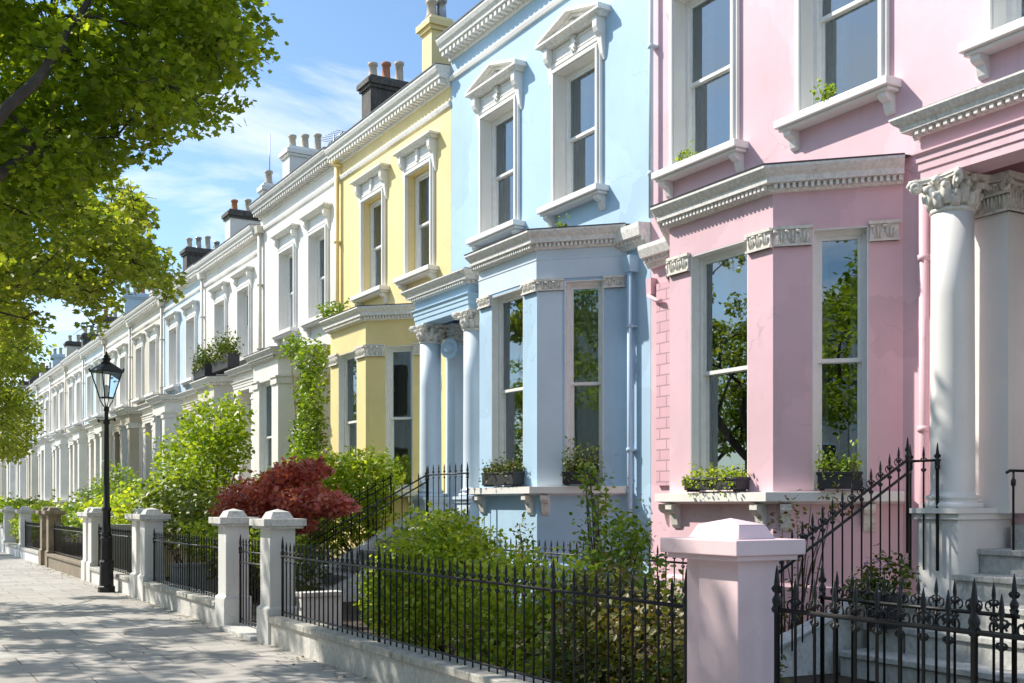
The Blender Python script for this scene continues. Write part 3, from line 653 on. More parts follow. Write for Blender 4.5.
# aerials
for (x,y,z,lb) in ((10.9,28.0,11.3,'spiky television aerial on the roof of the first white house'),(9.95,30.55,11.9,'thin bare rod aerial on the parapet between two white houses')):
    mb = MB(); mb.tube([(x,y,z-1.4),(x,y,z+.3)], .018, 5)
    if 'spiky' in lb:
        mb.tube([(x-.1,y-.9,z+.1),(x+.1,y+.7,z+.25)], .014, 5)
        for k in range(8): q = -.85+k*.2; mb.tube([(x-.28,y+q,z+.13+.02*k),(x+.28,y+q,z+.13+.02*k)], .008, 4)
    tag(mb.build('aerial', 'tin'), lb, 'aerial', 'roof aerials')

# ------------------------------------------------------------------ front steps
def steps(lb, y0, y1, xn, n, rise, tread, ztop, Xback, kerbs):
    S = thing('front_steps', lb, 'steps', (xn, (y0+y1)/2, 0), 'front steps of the houses')
    for k in range(n):
        z = ztop-rise*k; x = xn-tread*k; mb = MB(); xb = Xback if k == 0 else xn-tread*(k-1)+.0
        mb.box(x-.03, xb-.001*k, y0-.0-.02*(k%2), y1+.02*(k%2), z-.055, z); mb.box(x, xb-.002, y0+.01, y1-.01, 0 if k == n-1 else z-rise-.02, z-.055)
        mb.build('step', 'step', S, .008)
    for yk, w in kerbs:
        mb = MB(); x0, x1 = xn-tread*n-.25, xn+.1
        pts = [(x1, ztop+.1)] ; m_ = 12
        for j in range(m_+1):
            t = j/m_; pts.append((x1+(x0-x1)*t, ztop+.12-(ztop)*t-.10*math.sin(t*math.pi)))
        poly = pts[1:]+[(x0, 0),(x1, 0)]
        mb.prism(poly, lambda u,v,t: (u,t,v), yk, yk+w); mb.build('side_kerb', 'stone', S, .012)
    return S
steps('grey stone steps rising to the white columned porch of the pink house', 5.0, 6.82, 9.2, 6, .232, .35, 1.21, 9.7, [])
steps('stone steps rising to the blue house porch behind the shrubs', 17.0, 18.5, 8.75, 7, .2, .34, 1.42, 8.93, [(16.78,.2),(18.52,.2)])
# wider landing steps of the pink house reach past the plinth
S = [o for o in C.objects if o.name == 'front_steps'][0]
for k in range(2, 6):
    z = 1.21-.232*k; x = 9.2-.35*k; mb = MB(); mb.box(x-.025, 8.87, 6.845, 7.28, z-.055, z-.002); mb.box(x+.005, 8.87, 6.85, 7.26, 0 if k == 5 else z-.25, z-.055)
    mb.build('step_wing', 'step', S, .008)
mb = MB(); pts = []
for j in range(13):
    t = j/12; pts.append((8.6-2.05*t, .72*(1-t)**1.1+.16))
mb.prism(pts+[(6.55,0),(8.6,0)], lambda u,v,t: (u,t+.22*((8.6-u)/2.05)**2,v), 7.30, 7.52); mb.build('side_kerb', 'stone', S, .015)

# ------------------------------------------------------------------ gate piers, walls
def pier(lb, y0, y1, m, x0=4.05, x1=4.43, h=1.38, extra=None):
    T_ = thing('gate_pier', lb, 'pier', ((x0+x1)/2, (y0+y1)/2, 0), 'gate piers along the pavement')
    mb = MB(); mb.box(x0+.035, x1-.035, y0+.035, y1-.035, .40, h)
    if extra: mb.box(x0+.075, x1-.075, y1-.035, y1+extra, .40, h)
    mb.build('shaft', m, T_, .008)
    mb = MB(); mb.box(x0, x1, y0, y1, -.02, .40); mb.taper(x0, x1, y0, y1, .40, .435, .034)
    if extra: mb.box(x0+.04, x1-.04, y1, y1+extra, -.02, .40)
    mb.build('base', m, T_, .008)
    e = .068; y2 = y1+(extra or 0); mb = MB(); mb.box(x0-e, x1+e, y0-e, y2+e, h, h+.085); mb.box(x0-e+.03, x1+e-.03, y0-e+.03, y2+e-.03, h-.03, h)
    mb.taper(x0+.045, x1-.045, y0+.045, y2-.045, h+.085, h+.165, .042); 
    xm, ym = (x0+x1)/2, (y0+y2)/2; a = (x0+.087, x1-.087, y0+.087, y2-.087)
    mb.add([(a[0],a[2],h+.165),(a[1],a[2],h+.165),(a[1],a[3],h+.165),(a[0],a[3],h+.165),(xm,ym,h+.20)], [(0,1,4),(1,2,4),(2,3,4),(3,0,4)])
    mb.build('cap', m if m != 'pierwhite' else 'stone', T_, .006); return T_
pier('pink painted gate pier standing in front of the pink house', 4.50, 4.90, 'pierpink', 4.06, 4.43, 1.36, .12)
pier('white pier on the right of the narrow iron gate, nearest white pier', 12.50, 12.94, 'pierwhite')
pier('white pier on the left of the narrow iron gate', 14.32, 14.76, 'pierwhite')
pier('white pier just right of the street lamp, front one of a touching pair', 19.2, 19.64, 'pierwhite')
pier('white pier just right of the street lamp, rear one of a touching pair', 19.86, 20.3, 'pierwhite')
pier('white pier just left of the street lamp, front one of a touching pair', 24.3, 24.74, 'pierwhite')
pier('white pier just left of the street lamp, rear one of a touching pair', 24.95, 25.4, 'pierwhite')
pier('brown stone pier, front one of the brown pair', 30.55, 31.0, 'brownstone')
pier('brown stone pier, rear one of the brown pair', 31.75, 32.2, 'brownstone')
pier('white pier just beyond the brown pair', 36.5, 36.95, 'pierwhite')
pier('white pier second beyond the brown pair, at the left edge of the photo', 40.9, 41.35, 'pierwhite')
def lowwall(lb, y0, y1, m, cop='coping', h=.33, x0=4.08, x1=4.36):
    T_ = thing('garden_wall', lb, 'low wall', ((x0+x1)/2, y0, 0), 'low walls along the pavement')
    mb = MB(); mb.box(x0, x1, y0, y1, -.02, h-.07); mb.build('wall_face', m, T_)
    n = max(1, int((y1-y0)/1.15)); g = (y1-y0)/n; mb = MB()
    for k in range(n): mb.box(x0-.04, x1+.03, y0+g*k+.002, y0+g*(k+1)-.002, h-.07, h)
    mb.build('coping', cop, T_, .01)
lowwall('low rendered wall with stone coping in front of the blue house garden', 5.045, 12.5, 'gwall')
lowwall('low rendered wall in front of the pink house steps, right of the pink pier', 1.0, 4.475, 'gwall')
lowwall('low rendered wall between the narrow gate and the street lamp', 14.765, 19.2, 'gwall')
lowwall('low white wall just behind the street lamp', 20.305, 24.3, 'pierwhite')
lowwall('low brown stone wall between the brown pier and the white pair', 25.405, 30.55, 'brownstone', 'brownstone', .36)
lowwall('low white wall beyond the brown piers', 32.205, 36.5, 'pierwhite')
lowwall('low white wall at the left edge, under a clipped hedge', 36.955, 40.9, 'pierwhite')
lowwall('long pale garden wall running on to the far end of the street', 41.355, 104, 'pierwhite', h=.9)
def divider(lb, y, x0, x1, h, m='pierwhite'):
    T_ = thing('garden_divider', lb, 'low wall', (x0, y, 0), 'low walls between gardens'); mb = MB(); mb.box(x0, x1, y, y+.2, 0, h-.06); mb.build('wall_face', m, T_)
    mb = MB(); mb.box(x0-.02, x1, y-.03, y+.23, h-.06, h); mb.build('coping', 'stone', T_, .008)
divider('short white wall behind the railing beside the blue house path', 13.3, 4.75, 5.3, .52)
divider('white wall between gardens behind the railing left of the narrow gate', 19.0, 4.5, 7.5, .62)
divider('pale wall between gardens just behind the street lamp', 24.6, 4.5, 7.0, 1.2)
mb = MB(); mb.box(3.98, 4.45, 12.945, 14.315, -.02, .05); struct(mb.build('threshold', 'stone', None, .008))

# ------------------------------------------------------------------ ironwork
SP = {}
def spear(h, style, rad=.0085):
    """one bar: local origin at its foot, h = height of its tip"""
    key = (round(h,2), style)
    if key in SP: return SP[key]
    mb = MB(); t = h; seg = 6 if style != 'fine' else 4
    if style == 'plain': prof = [(rad,0),(rad,h-.10),(.014,h-.095),(.014,h-.085),(rad*.8,h-.08),(.0125,h-.055),(.008,h-.03),(.002,h)]
    elif style == 'fine': prof = [(.010,0),(.010,h-.08),(.018,h-.05),(.002,h)]
    elif style == 'post': prof = [(.016,0),(.016,h-.26),(.024,h-.255),(.024,h-.235),(.016,h-.23),(.026,h-.20),(.026,h-.185),(.013,h-.16),(.018,h-.12),(.014,h-.08),(.008,h-.03),(.002,h)]
    else: prof = [(rad,0),(rad,h-.25),(.014,h-.245),(.014,h-.23),(rad,h-.225),(rad,h-.155),(.015,h-.15),(.015,h-.135),(rad*.85,h-.125),(.0135,h-.085),(.010,h-.045),(.002,h)]
    mb.lathe(0,0,prof,seg if style != 'post' else 8)
    if style in ('fleur','scroll','post'):
        for s in (-1,1):
            for zz, q in ((h-.14,.030),(h-.235,.022)):
                pts = [(0, s*(.006+q*math.sin(a)), zz-q*.2+q*(1-math.cos(a))*.55) for a in (0,.8,1.6,2.4,3.0)]; mb.tube(pts, [.008,.007,.007,.006,.004], 4)
                mb.lathe(0, s*q*.9, [(.003,zz+.0),(.009,zz+.008),(.003,zz+.018)], 5)
    if style == 'scroll':
        for s in (-1,1):
            pts = []
            for k in range(12):
                a = -math.pi/2+k*.52; q = .033*(1-k*.055); pts.append((0, s*(.034+q*math.cos(a)*.9), h-.148+q*math.sin(a)))
            mb.tube(pts, .0062, 4)
    me = bpy.data.meshes.new('baluster'); me.from_pydata(mb.v, [], mb.f); me.polygons.foreach_set('use_smooth', mb.sm); me.materials.append(M['iron']); SP[key] = me; return me
def put(me, name, p, par, rz=0):
    o = bpy.data.objects.new(name, me); C.objects.link(o); o.parent = par; g = ORG[par.name]; o.location = (p[0]-g[0], p[1]-g[1], p[2]-g[2]); o.rotation_euler.z = rz; return o
def railing(lb, p0, p1, zb, zr, tip, gap, style, posts=(), name='iron_railing', cat='railing', foot=True, posth=.06, group='iron railings', slope=None, rails=(0,), endposts=True):
    """p0,p1 plan points; zb foot height, zr top rail height, tip height at p0; slope = rise from p0 to p1"""
    sl = slope or 0; L = math.hypot(p1[0]-p0[0], p1[1]-p0[1]); dx, dy = (p1[0]-p0[0])/L, (p1[1]-p0[1])/L; ang = math.atan2(dy, dx)-math.pi/2
    T_ = thing(name, lb, cat, (p0[0], p0[1], zb), group); n = int(L/gap)
    pn = set(int(round(t*n)) for t in posts)
    for k in range(n+1):
        a = L*k/n; z = sl*k/n; ispost = k in pn or (endposts and k in (0, n))
        h = tip-zb+(posth if ispost else (0 if style != 'alt' or k%2==0 else -.06))
        st = 'post' if ispost else ('plain' if style == 'alt' else style)
        put(spear(h, st), 'post' if ispost else 'baluster', (p0[0]+dx*a, p0[1]+dy*a, zb+z), T_, ang)
    for r in rails:
        mb = MB(); z = zr+r; mb.tube([(p0[0]-dx*.03,p0[1]-dy*.03,z),(p1[0]+dx*.03,p1[1]+dy*.03,z+sl)], .014, 6); mb.build('top_rail', 'iron', T_)
    if foot:
        mb = MB(); mb.tube([(p0[0],p0[1],zb+.05),(p1[0],p1[1],zb+.05+sl)], .012, 5); mb.build('bottom_rail', 'iron', T_)
    return T_
railing('long black iron railing with spear tips in front of the blue house garden', (4.2,5.1), (4.2,12.42), .33, 1.03, 1.20, .131, 'fleur', (.2,.62))
railing('black iron railing with scrollwork right of the pink pier, at the lower right corner', (4.25,1.4), (4.25,4.40), .33, 1.07, 1.25, .133, 'scroll', (.605,))
railing('black spear railing between the narrow gate and the street lamp', (4.22,14.85), (4.22,19.12), .33, 1.03, 1.18, .135, 'plain', (.45,))
railing('black iron railing just behind the street lamp', (4.22,20.38), (4.22,24.22), .33, 1.03, 1.18, .16, 'fine')
railing('black iron railing on the low brown stone wall', (4.22,25.48), (4.22,30.5), .36, 1.0, 1.12, .18, 'fine')
railing('black iron railing left of the brown piers', (4.22,32.28), (4.22,36.45), .33, 1.0, 1.12, .2, 'fine')
railing('narrow black iron gate between two white piers', (4.25,13.0), (4.25,14.26), .08, 1.02, 1.2, .115, 'plain', (), 'iron_gate', 'gate', True, .05, 'iron gates', None, (0,-.14))
railing('black iron railing in front of the blue house bay, behind the shrubs', (7.9,9.5), (7.9,15.6), .1, .98, 1.17, .15, 'fleur')
railing('short inner black railing behind the front railing of the pink house', (6.0,4.2), (6.0,5.75), .1, .96, 1.16, .13, 'scroll')
# stair railings
railing('sloping black iron stair railing left of the steps of the pink house', (7.0,7.32), (8.80,7.32), .16, 1.09, 1.27, .128, 'scroll', (), 'stair_railing', 'railing', False, .03, 'stair railings', 1.0, (0,-.13))
railing('short level black railing joining the stair railing to the porch column plinth', (8.86,7.34), (8.86,7.02), 1.0, 2.06, 2.20, .14, 'fleur', (), 'stair_railing', 'railing', False, .03, 'stair railings', None)
railing('sloping black iron stair railing of the blue house, the nearer of its two', (5.9,17.2), (8.4,17.2), .1, .80, .90, .15, 'plain', (), 'stair_railing', 'railing', False, .04, 'stair railings', 1.36, (0,-.12))
railing('sloping black iron stair railing of the blue house, the farther of its two', (5.9,19.0-.3), (8.4,19.0-.3), .1, .80, .90, .15, 'plain', (), 'stair_railing', 'railing', False, .04, 'stair railings', 1.36, (0,-.12))
railing('level black railing with spear tips beside the porch of the blue house', (8.4,17.15), (8.4,15.7), 1.35, 2.14, 2.32, .2, 'fleur', (), 'stair_railing', 'railing', False, .0, 'stair railings')
mb = MB(); mb.tube([(9.62,6.45,1.95),(9.15,6.45,1.95),(9.1,6.45,1.93)], .014, 6); mb.lathe(9.2,6.45,[(.011,1.21),(.011,1.8),(.022,1.82),(.022,1.86),(.011,1.88),(.011,1.95)],6)
tag(mb.build('handrail', 'iron'), 'short black handrail stub right of the white column of the pink house', 'handrail')

# ------------------------------------------------------------------ street lamp
def lamp(x, y):
    T_ = thing('street_lamp', 'black cast iron street lamp with a tapered glass lantern', 'street lamp', (x,y,0))
    mb = MB(); mb.lathe(x,y,[(.155,0),(.155,.10),(.13,.12),(.12,.5),(.132,.52),(.132,.56),(.11,.60),(.10,.95),(.112,.97),(.112,1.0),(.09,1.06)],12,False); mb.build('base', 'iron', T_, .006)
    mb = MB(); mb.lathe(x,y,[(.10,1.05),(.075,1.12),(.072,1.5),(.09,1.52),(.09,1.56),(.060,1.6),(.048,2.4),(.042,3.12),(.06,3.14),(.06,3.2),(.036,3.22),(.034,3.36),(.05,3.38),(.05,3.42),(.03,3.46)],14); mb.build('post', 'iron', T_)
    mb = MB(); mb.tube([(x-.2*.5,y+.26*.9,3.2),(x+.2*.5,y-.26*.9,3.2)], .013, 6); 
    for s in (-1,1): mb.lathe(x+s*-.1,y+s*.234,[(.012,3.17),(.024,3.2),(.012,3.23)],6)
    mb.build('ladder_bar', 'iron', T_)
    # four sided lantern
    zb, zt, rb, rt = 3.62, 4.10,   .10, .225; mb = MB()
    def sq(r, z, k): a = math.pi/4+k*math.pi/2+.35; return (x+r*1.25*math.cos(a), y+r*1.25*math.sin(a), z)
    for k in range(4):
        mb.tube([sq(.03,3.44,k), sq(rb*.9,3.56,k), sq(rb,zb,k)], .010, 5); mb.tube([sq(rb,zb,k), sq(rt,zt,k)], .013, 5)
        mb.tube([sq(rb,zb,k), sq(rb,zb,k+1)], .014, 5); mb.tube([sq(rt,zt,k), sq(rt,zt,k+1)], .016, 5)
    mb.build('lantern_frame', 'iron', T_)
    mb = MB()
    for k in range(4): mb.add([sq(rb,zb,k),sq(rb,zb,k+1),sq(rt,zt,k+1),sq(rt,zt,k)], [(0,1,2,3)])
    mb.build('lantern_glass', 'lampglass', T_)
    mb = MB(); vs = []; n = 4; rows = [(rt*1.12,zt-.01),(rt*1.12,zt+.02),(rt*.72,zt+.10),(.42*rt,zt+.15)]
    for r, z in rows: vs += [sq(r,z,k) for k in range(4)]
    mb.add(vs, [(j*4+k, j*4+(k+1)%4, (j+1)*4+(k+1)%4, (j+1)*4+k) for j in range(3) for k in range(4)]+[(0,3,2,1),(12,13,14,15)])
    mb.lathe(x,y,[(.10,zt+.14),(.10,zt+.17),(.065,zt+.19),(.065,zt+.22),(.085,zt+.235),(.085,zt+.25),(.05,zt+.27),(.06,zt+.29),(.035,zt+.32),(.018,zt+.34),(.025,zt+.355),(.003,zt+.385)],10)
    for k in range(4): p = sq(rt*1.1,zt+.02,k); mb.lathe(p[0],p[1],[(.012,p[2]),(.02,p[2]+.025),(.003,p[2]+.06)],6)
    mb.build('lantern_roof', 'iron', T_)
    mb = MB(); mb.lathe(x,y,[(.03,zb-.02),(.03,zb+.1),(.045,zb+.12),(.04,zb+.22),(.01,zb+.24)],8); mb.build('lamp_burner', 'sash', T_)
lamp(3.88, 21.5)

# ------------------------------------------------------------------ plants
def bush(name, lb, cat, m, size, blobs, dens, tmpl=OV, stems=None, group=None, up=.5, stemr=.012):
    """blobs: (centre, radii); leaves spread through each, stems from the ground to each"""
    b0 = stems or (blobs[0][0][0], blobs[0][0][1], .05); T_ = thing(name, lb, cat, b0, group or 'garden shrubs')
    pts = []; 
    for c, r in blobs:
        rr = r if hasattr(r, '__len__') else (r,r,r); n = int(dens*(rr[0]*rr[1]+rr[1]*rr[2]+rr[0]*rr[2])/3)
        pts.append(blob(c, rr, n, .35))
        k = max(3, int(n/90))       # ragged outline: short sprays beyond the edge
        sp = blob(c, [q*1.0 for q in rr], k, .9); d = sp-np.array(c); d /= np.linalg.norm(d,axis=1)[:,None]+1e-6; d[:,2] += .5
        for j in range(5): pts.append(sp+d*(.3+j)*size*.42+RNG.normal(size=sp.shape)*size*.3)
    P_ = np.concatenate(pts); P_ = P_[P_[:,2] > .06]
    leaf_cloud('foliage', P_, size, tmpl, m, T_, up)
    mb = MB(); random.seed(len(lb))
    for c, r in blobs:
        for k in range(4):
            q = Vector(c)+Vector([random.uniform(-.6,.6)*(r if not hasattr(r,'__len__') else r[i]) for i in range(3)]); b = (Vector(b0) if (Vector(b0)-Vector(c)).length < 2.8 or c[2] > 2.4 else Vector((c[0],c[1],.05)))+Vector((random.uniform(-.1,.1),random.uniform(-.1,.1),0)); mid = b.lerp(q,.5)+Vector((0,0,.12))
            mb.tube([b, mid, q], [stemr*1.4, stemr, stemr*.4], 5)
    mb.build('stems', 'stem', T_); return T_
bush('shrub', 'big bright green shrub behind the railing in front of the blue house', 'shrub', 'bushA', .062,
     [((5.3,10.65,1.04),(.64,.72,.60)),((5.2,9.75,.95),(.52,.6,.50)),((5.1,11.1,.75),(.46,.42,.48)),((5.2,10.1,1.25),(.35,.4,.34)),((4.9,10.4,.5),(.42,1.0,.42)),((5.2,11.5,.62),(.45,.45,.5))], 6200)
bush('shrub', 'lower bright green shrub right of the biggest green one, behind the railing', 'shrub', 'bushA', .06,
     [((4.95,8.5,.82),(.44,.6,.45)),((4.9,8.95,.52),(.35,.4,.42)),((5.2,7.8,.82),(.36,.42,.40)),((4.85,8.2,.4),(.32,.6,.32))], 6000)
bush('shrub', 'dark olive and bronze shrub behind the railing beside the pink pier', 'shrub', 'bushO', .06,
     [((4.95,6.5,.62),(.42,.6,.42)),((5.0,5.75,.50),(.4,.5,.38)),((5.1,7.2,.75),(.4,.5,.45)),((4.8,6.3,.3),(.3,.9,.28))], 5200)
bush('shrub', 'low dark green ground shrub under the bronze one by the pink pier', 'shrub', 'bushD', .055,
     [((4.72,6.9,.42),(.22,.6,.34)),((4.7,5.8,.36),(.2,.55,.3)),((5.35,6.6,.8),(.3,.5,.3))], 5600)
bush('climbing_shrub', 'tall loose leafy shrub reaching the sill of the blue house bay', 'shrub', 'ivy', .062,
     [((6.6,9.2,1.25),(.38,.46,.42)),((6.6,9.5,1.7),(.18,.24,.26)),((6.4,8.8,.98),(.5,.55,.40)),((6.6,9.65,1.98),(.08,.1,.14)),((6.2,8.5,.6),(.5,.5,.45)),((6.5,8.7,1.35),(.22,.26,.2))], 3000, OV, (6.5,9.2,.05))
bush('climbing_shrub', 'thin dark upright shrub left of the tall loose one, before the blue wall', 'shrub', 'bushD', .06,
     [((7.0,11.6,1.15),(.12,.14,.42)),((6.9,11.3,.9),(.22,.24,.3))], 3000, OV, (7.0,11.5,.05))
bush('climbing_shrub', 'straggling brownish climber in front of the pink bay, beside the stair railing', 'shrub', 'bushO', .05,
     [((8.0,8.05,1.45),(.22,.32,.38)),((7.8,7.9,1.0),(.28,.34,.42)),((7.7,7.8,.5),(.26,.34,.4)),((8.2,7.75,1.6),(.12,.2,.2)),((7.9,8.5,1.2),(.2,.2,.4))], 720, OV, (7.8,7.9,.05), stemr=.008)
bush('shrub', 'rounded green shrub behind the stair railings, under the yellow bay', 'shrub', 'bushA', .09,
     [((8.25,18.95,2.1),(.55,.40,.55)),((8.1,19.0,1.5),(.5,.4,.5)),((8.1,19.5,2.1),(.68,.8,.66)),((7.6,20.2,2.1),(.75,.9,.62)),((7.1,20.6,1.9),(.7,.8,.6)),((7.6,19.6,1.4),(1.0,.8,.7)),((7.0,20.2,1.2),(.8,1.0,.6))], 3000)
bush('japanese_maple', 'dark red maple shrub behind the white gate piers', 'maple shrub', 'red', .068,
     [((6.1,17.9,1.85),(.7,.7,.36)),((5.9,18.9,1.7),(.7,.7,.36)),((6.2,17.0,1.65),(.6,.5,.30)),((5.9,18.3,1.3),(.8,1.1,.34)),((6.3,17.5,2.2),(.5,.5,.20)),((6.4,16.4,1.62),(.4,.4,.2)),((5.8,19.6,1.5),(.5,.4,.26)),((6.2,18.4,2.12),(.4,.45,.18))], 4600, LO, (6.0,18.6,.05))
bush('shrub', 'dark green shrub under the red maple', 'shrub', 'bushD', .08, [((5.4,17.6,.8),(.6,1.5,.6)),((5.6,16.0,.7),(.5,.8,.5))], 2600)
bush('shrub', 'tall yellow-green shrub in front of the first white house', 'shrub', 'lime', .11,
     [((6.3,23.3,3.2),(.75,.75,.75)),((6.3,24.4,2.7),(.9,.9,.9)),((6.3,25.6,2.2),(.8,.9,.8)),((6.2,23.0,2.2),(.7,.8,.8)),((6.5,22.4,3.35),(.4,.5,.6)),((6.6,22.6,2.8),(.4,.5,.6))], 1500)
bush('shrub', 'glossy dark green shrub under the tall yellow-green one', 'shrub', 'bushD', .11, [((5.7,22.8,1.5),(.7,1.1,.8)),((5.6,24.6,1.3),(.7,1.1,.7)),((5.7,21.4,1.3),(.6,.8,.6))], 1700)
bush('shrub', 'bright shrub filling the garden behind the railing left of the narrow gate', 'shrub', 'bushA', .08, [((5.2,17.9,1.0),(.5,.9,.42)),((5.3,16.2,.95),(.5,.9,.36)),((5.2,19.6,1.0),(.5,.6,.42))], 2200)
bush('ivy', 'green ivy hanging down the corner between the yellow bay and the white house', 'ivy', 'ivy', .10,
     [((8.8,23.95,4.9),(.35,.75,.5)),((8.7,23.8,4.1),(.35,.7,.6)),((8.7,23.9,3.3),(.38,.75,.6)),((8.6,23.9,2.6),(.4,.75,.6)),((8.7,24.9,5.35),(.3,.5,.3)),((8.5,23.4,2.7),(.3,.35,.9)),((8.4,23.2,3.6),(.14,.18,.5))], 2100, OV, (8.9,24.3,.05))
bush('ivy', 'small tuft of green growing on the roof of the yellow bay', 'ivy', 'ivy', .09, [((9.0,23.2,5.95),(.3,.45,.24)),((8.9,22.7,5.85),(.2,.3,.16))], 1900, OV, (9.2,23.2,5.6))
HB = [(26.5,'rounded'),(29,'broad'),(32.3,'dense'),(35.5,'low'),(38.5,'clipped')]
bush('hedge_shrub', 'broad green hedge shrub behind the railing just left of the street lamp', 'hedge', 'bushA', .12, [((5.5,27.5,1.25),(.9,1.6,.62)),((5.6,30,1.35),(.9,1.5,.6)),((6.0,28.6,1.8),(.6,1.0,.5))], 1000)
bush('hedge_shrub', 'pale green spiky shrub above the brown piers', 'hedge', 'ivy', .12, [((6.3,33,2.0),(.7,1.4,.8)),((6,35,1.6),(.8,1.4,.6)),((5.4,32.5,1.2),(.7,1.2,.6))], 1000)
for k,(ya_,yb_) in enumerate(((37,43),(44,51),(52,62),(64,80),(82,104))):
    bush('hedge_shrub', 'clipped green hedge in the '+['first','second','third','fourth','last'][k]+' garden beyond the brown piers', 'hedge', ['bushA','ivy'][k%2], .13, [((5.3,ya_+(yb_-ya_)*t,1.12+.08*(k%3)),(.8,(yb_-ya_)*.28,.7)) for t in (.12,.5,.88)], 620, OV, (5.3,(ya_+yb_)/2,.05))
bush('hedge_shrub', 'leafy green plant spilling over the low wall at the left edge of the photo', 'hedge', 'bushA', .10, [((4.5,38.7,.9),(.42,1.7,.6))], 1800)
bush('potted_flowers', 'violet flowers and dark leaves in a pot on the steps of the pink house', 'potted plant', 'bushD', .055, [((8.15,6.98,.98),(.26,.24,.22)),((7.95,7.1,.86),(.2,.2,.2))], 5200, OV, (8.1,7.0,.46))
PF = C.objects['potted_flowers']; leaf_cloud('blossom', blob((8.12,6.98,1.06),(.26,.24,.17),90,.8), .035, DI, 'violet', PF)
mb = MB(); mb.lathe(8.1,7.0,[(.12,.5),(.15,.52),(.18,.76),(.20,.78),(.20,.81),(.16,.81),(.15,.78)],14); mb.build('pot', 'box', PF)
# leaf litter and weeds at the foot of the walls
lt = tag(bpy.data.objects.new('leaf_litter', None), 'small dry leaves scattered on the pavement along the foot of the walls', 'fallen leaves'); 
C.objects.unlink(lt) if lt.name in C.objects else None
yy_ = RNG.uniform(5, 34, 420); xx_ = 4.03-np.abs(RNG.normal(0, .14, 420)); k_ = RNG.random(420) < .3; xx_[k_] = RNG.uniform(-1, 4, k_.sum())
C.objects.link(lt); ORG[lt.name] = (0,0,0); lf = leaf_cloud('leaf_litter', np.stack([xx_, yy_, np.full(420, .012)], 1), .045, OV, 'litter', lt, 6, .4); lf.parent = None; bpy.data.objects.remove(lt); lf.name = 'leaf_litter'; lf['label'] = 'small dry leaves scattered on the pavement along the foot of the walls'; lf['category'] = 'fallen leaves'; lf['kind'] = 'stuff'
# window boxes
def winbox(lb, c, ang, L, w, h, leafm, flower=None, n=900, hh=.16, droop=.0, sz=.05):
    T_ = thing('window_box', lb, 'window box', c, 'window boxes'); ca, sa = math.cos(ang), math.sin(ang)
    F = lambda a,nn,z: (c[0]+ca*a-sa*nn, c[1]+sa*a+ca*nn, c[2]+z); mb = MB(F)
    mb.box(-L/2,L/2,-w/2,w/2,.02,h); mb.box(-L/2-.012,L/2+.012,-w/2-.012,w/2+.012,h-.03,h+.004); mb.box(-L/2+.02,-L/2+.08,-w/2+.02,w/2-.02,0,.02); mb.box(L/2-.08,L/2-.02,-w/2+.02,w/2-.02,0,.02)
    mb.build('trough', 'box', T_, .006)
    a = RNG.uniform(-L/2,L/2,n); b = RNG.normal(0,w*.33,n); z = h+np.abs(RNG.normal(0,hh*.6,n)); 
    if droop: k = RNG.random(n) < droop; b[k] = w*.55+np.abs(RNG.normal(0,.03,k.sum())); z[k] = h-np.abs(RNG.normal(0,.09,k.sum()))
    P_ = np.stack([c[0]+ca*a-sa*b, c[1]+sa*a+ca*b, c[2]+z], 1); leaf_cloud('foliage', P_, sz, OV, leafm, T_, .3)
    mb = MB()
    for q in P_[::max(1,n//40)]: mb.tube([(q[0],q[1],c[2]+h-.02),tuple(q)], [.004,.002], 4)
    mb.build('stems', 'stem', T_)
    if flower: leaf_cloud('blossom', P_[::12]+np.array([0,0,.03]), .035, DI, flower, T_)
    return T_
PI = math.pi
winbox('dark window box with drooping bright greenery on the front sill of the pink bay', (8.62,9.93,1.785), PI/2, .92, .2, .16, 'bushA', None, 430, .11, .22, .045)
winbox('dark window box with a small fern on the angled sill of the pink bay', (9.10,8.48,1.785), PI/2+PI/4+PI/2-PI/4-PI/4, .46, .2, .20, 'ivy', None, 260, .2, .05, .045)
winbox('dark window box with pinkish flowers on the front sill of the blue bay', (8.62,14.95,1.915), PI/2, .98, .2, .22, 'bushD', 'flower', 900, .13, .04, .045)
winbox('dark window box with tall shoots on the angled sill of the blue bay', (9.10,13.48,1.915), 3*PI/4, .5, .2, .20, 'bushD', None, 520, .3, .05, .05)
winbox('dark flower box on the balcony, the nearer of the two', (8.9,31.3,5.44), PI/2, 1.6, .34, .42, 'bushD', 'flower', 900, .45, .08, .09)
winbox('dark flower box on the balcony, the farther of the two', (8.8,33.2,5.40), PI/2, 1.3, .34, .40, 'bushD', 'flower', 800, .45, .08, .09)
bush('sill_plant', 'small green weed on the upper sill of the pink house, in its middle window', 'weed', 'lime', .05, [((9.5,9.05,6.35),(.05,.16,.10))], 9000, OV, (9.52,9.05,6.26), 'plants on sills', stemr=.004)
bush('sill_plant', 'small green weed on the upper sill nearest the blue house', 'weed', 'lime', .045, [((9.5,11.6,6.33),(.05,.18,.08))], 8000, OV, (9.52,11.6,6.26), 'plants on sills', stemr=.004)
bush('sill_plant', 'tuft of weed on the roof of the blue bay', 'weed', 'ivy', .05, [((9.1,14.0,5.86),(.1,.12,.08))], 6000, OV, (9.1,14.0,5.74), 'plants on sills', stemr=.004)

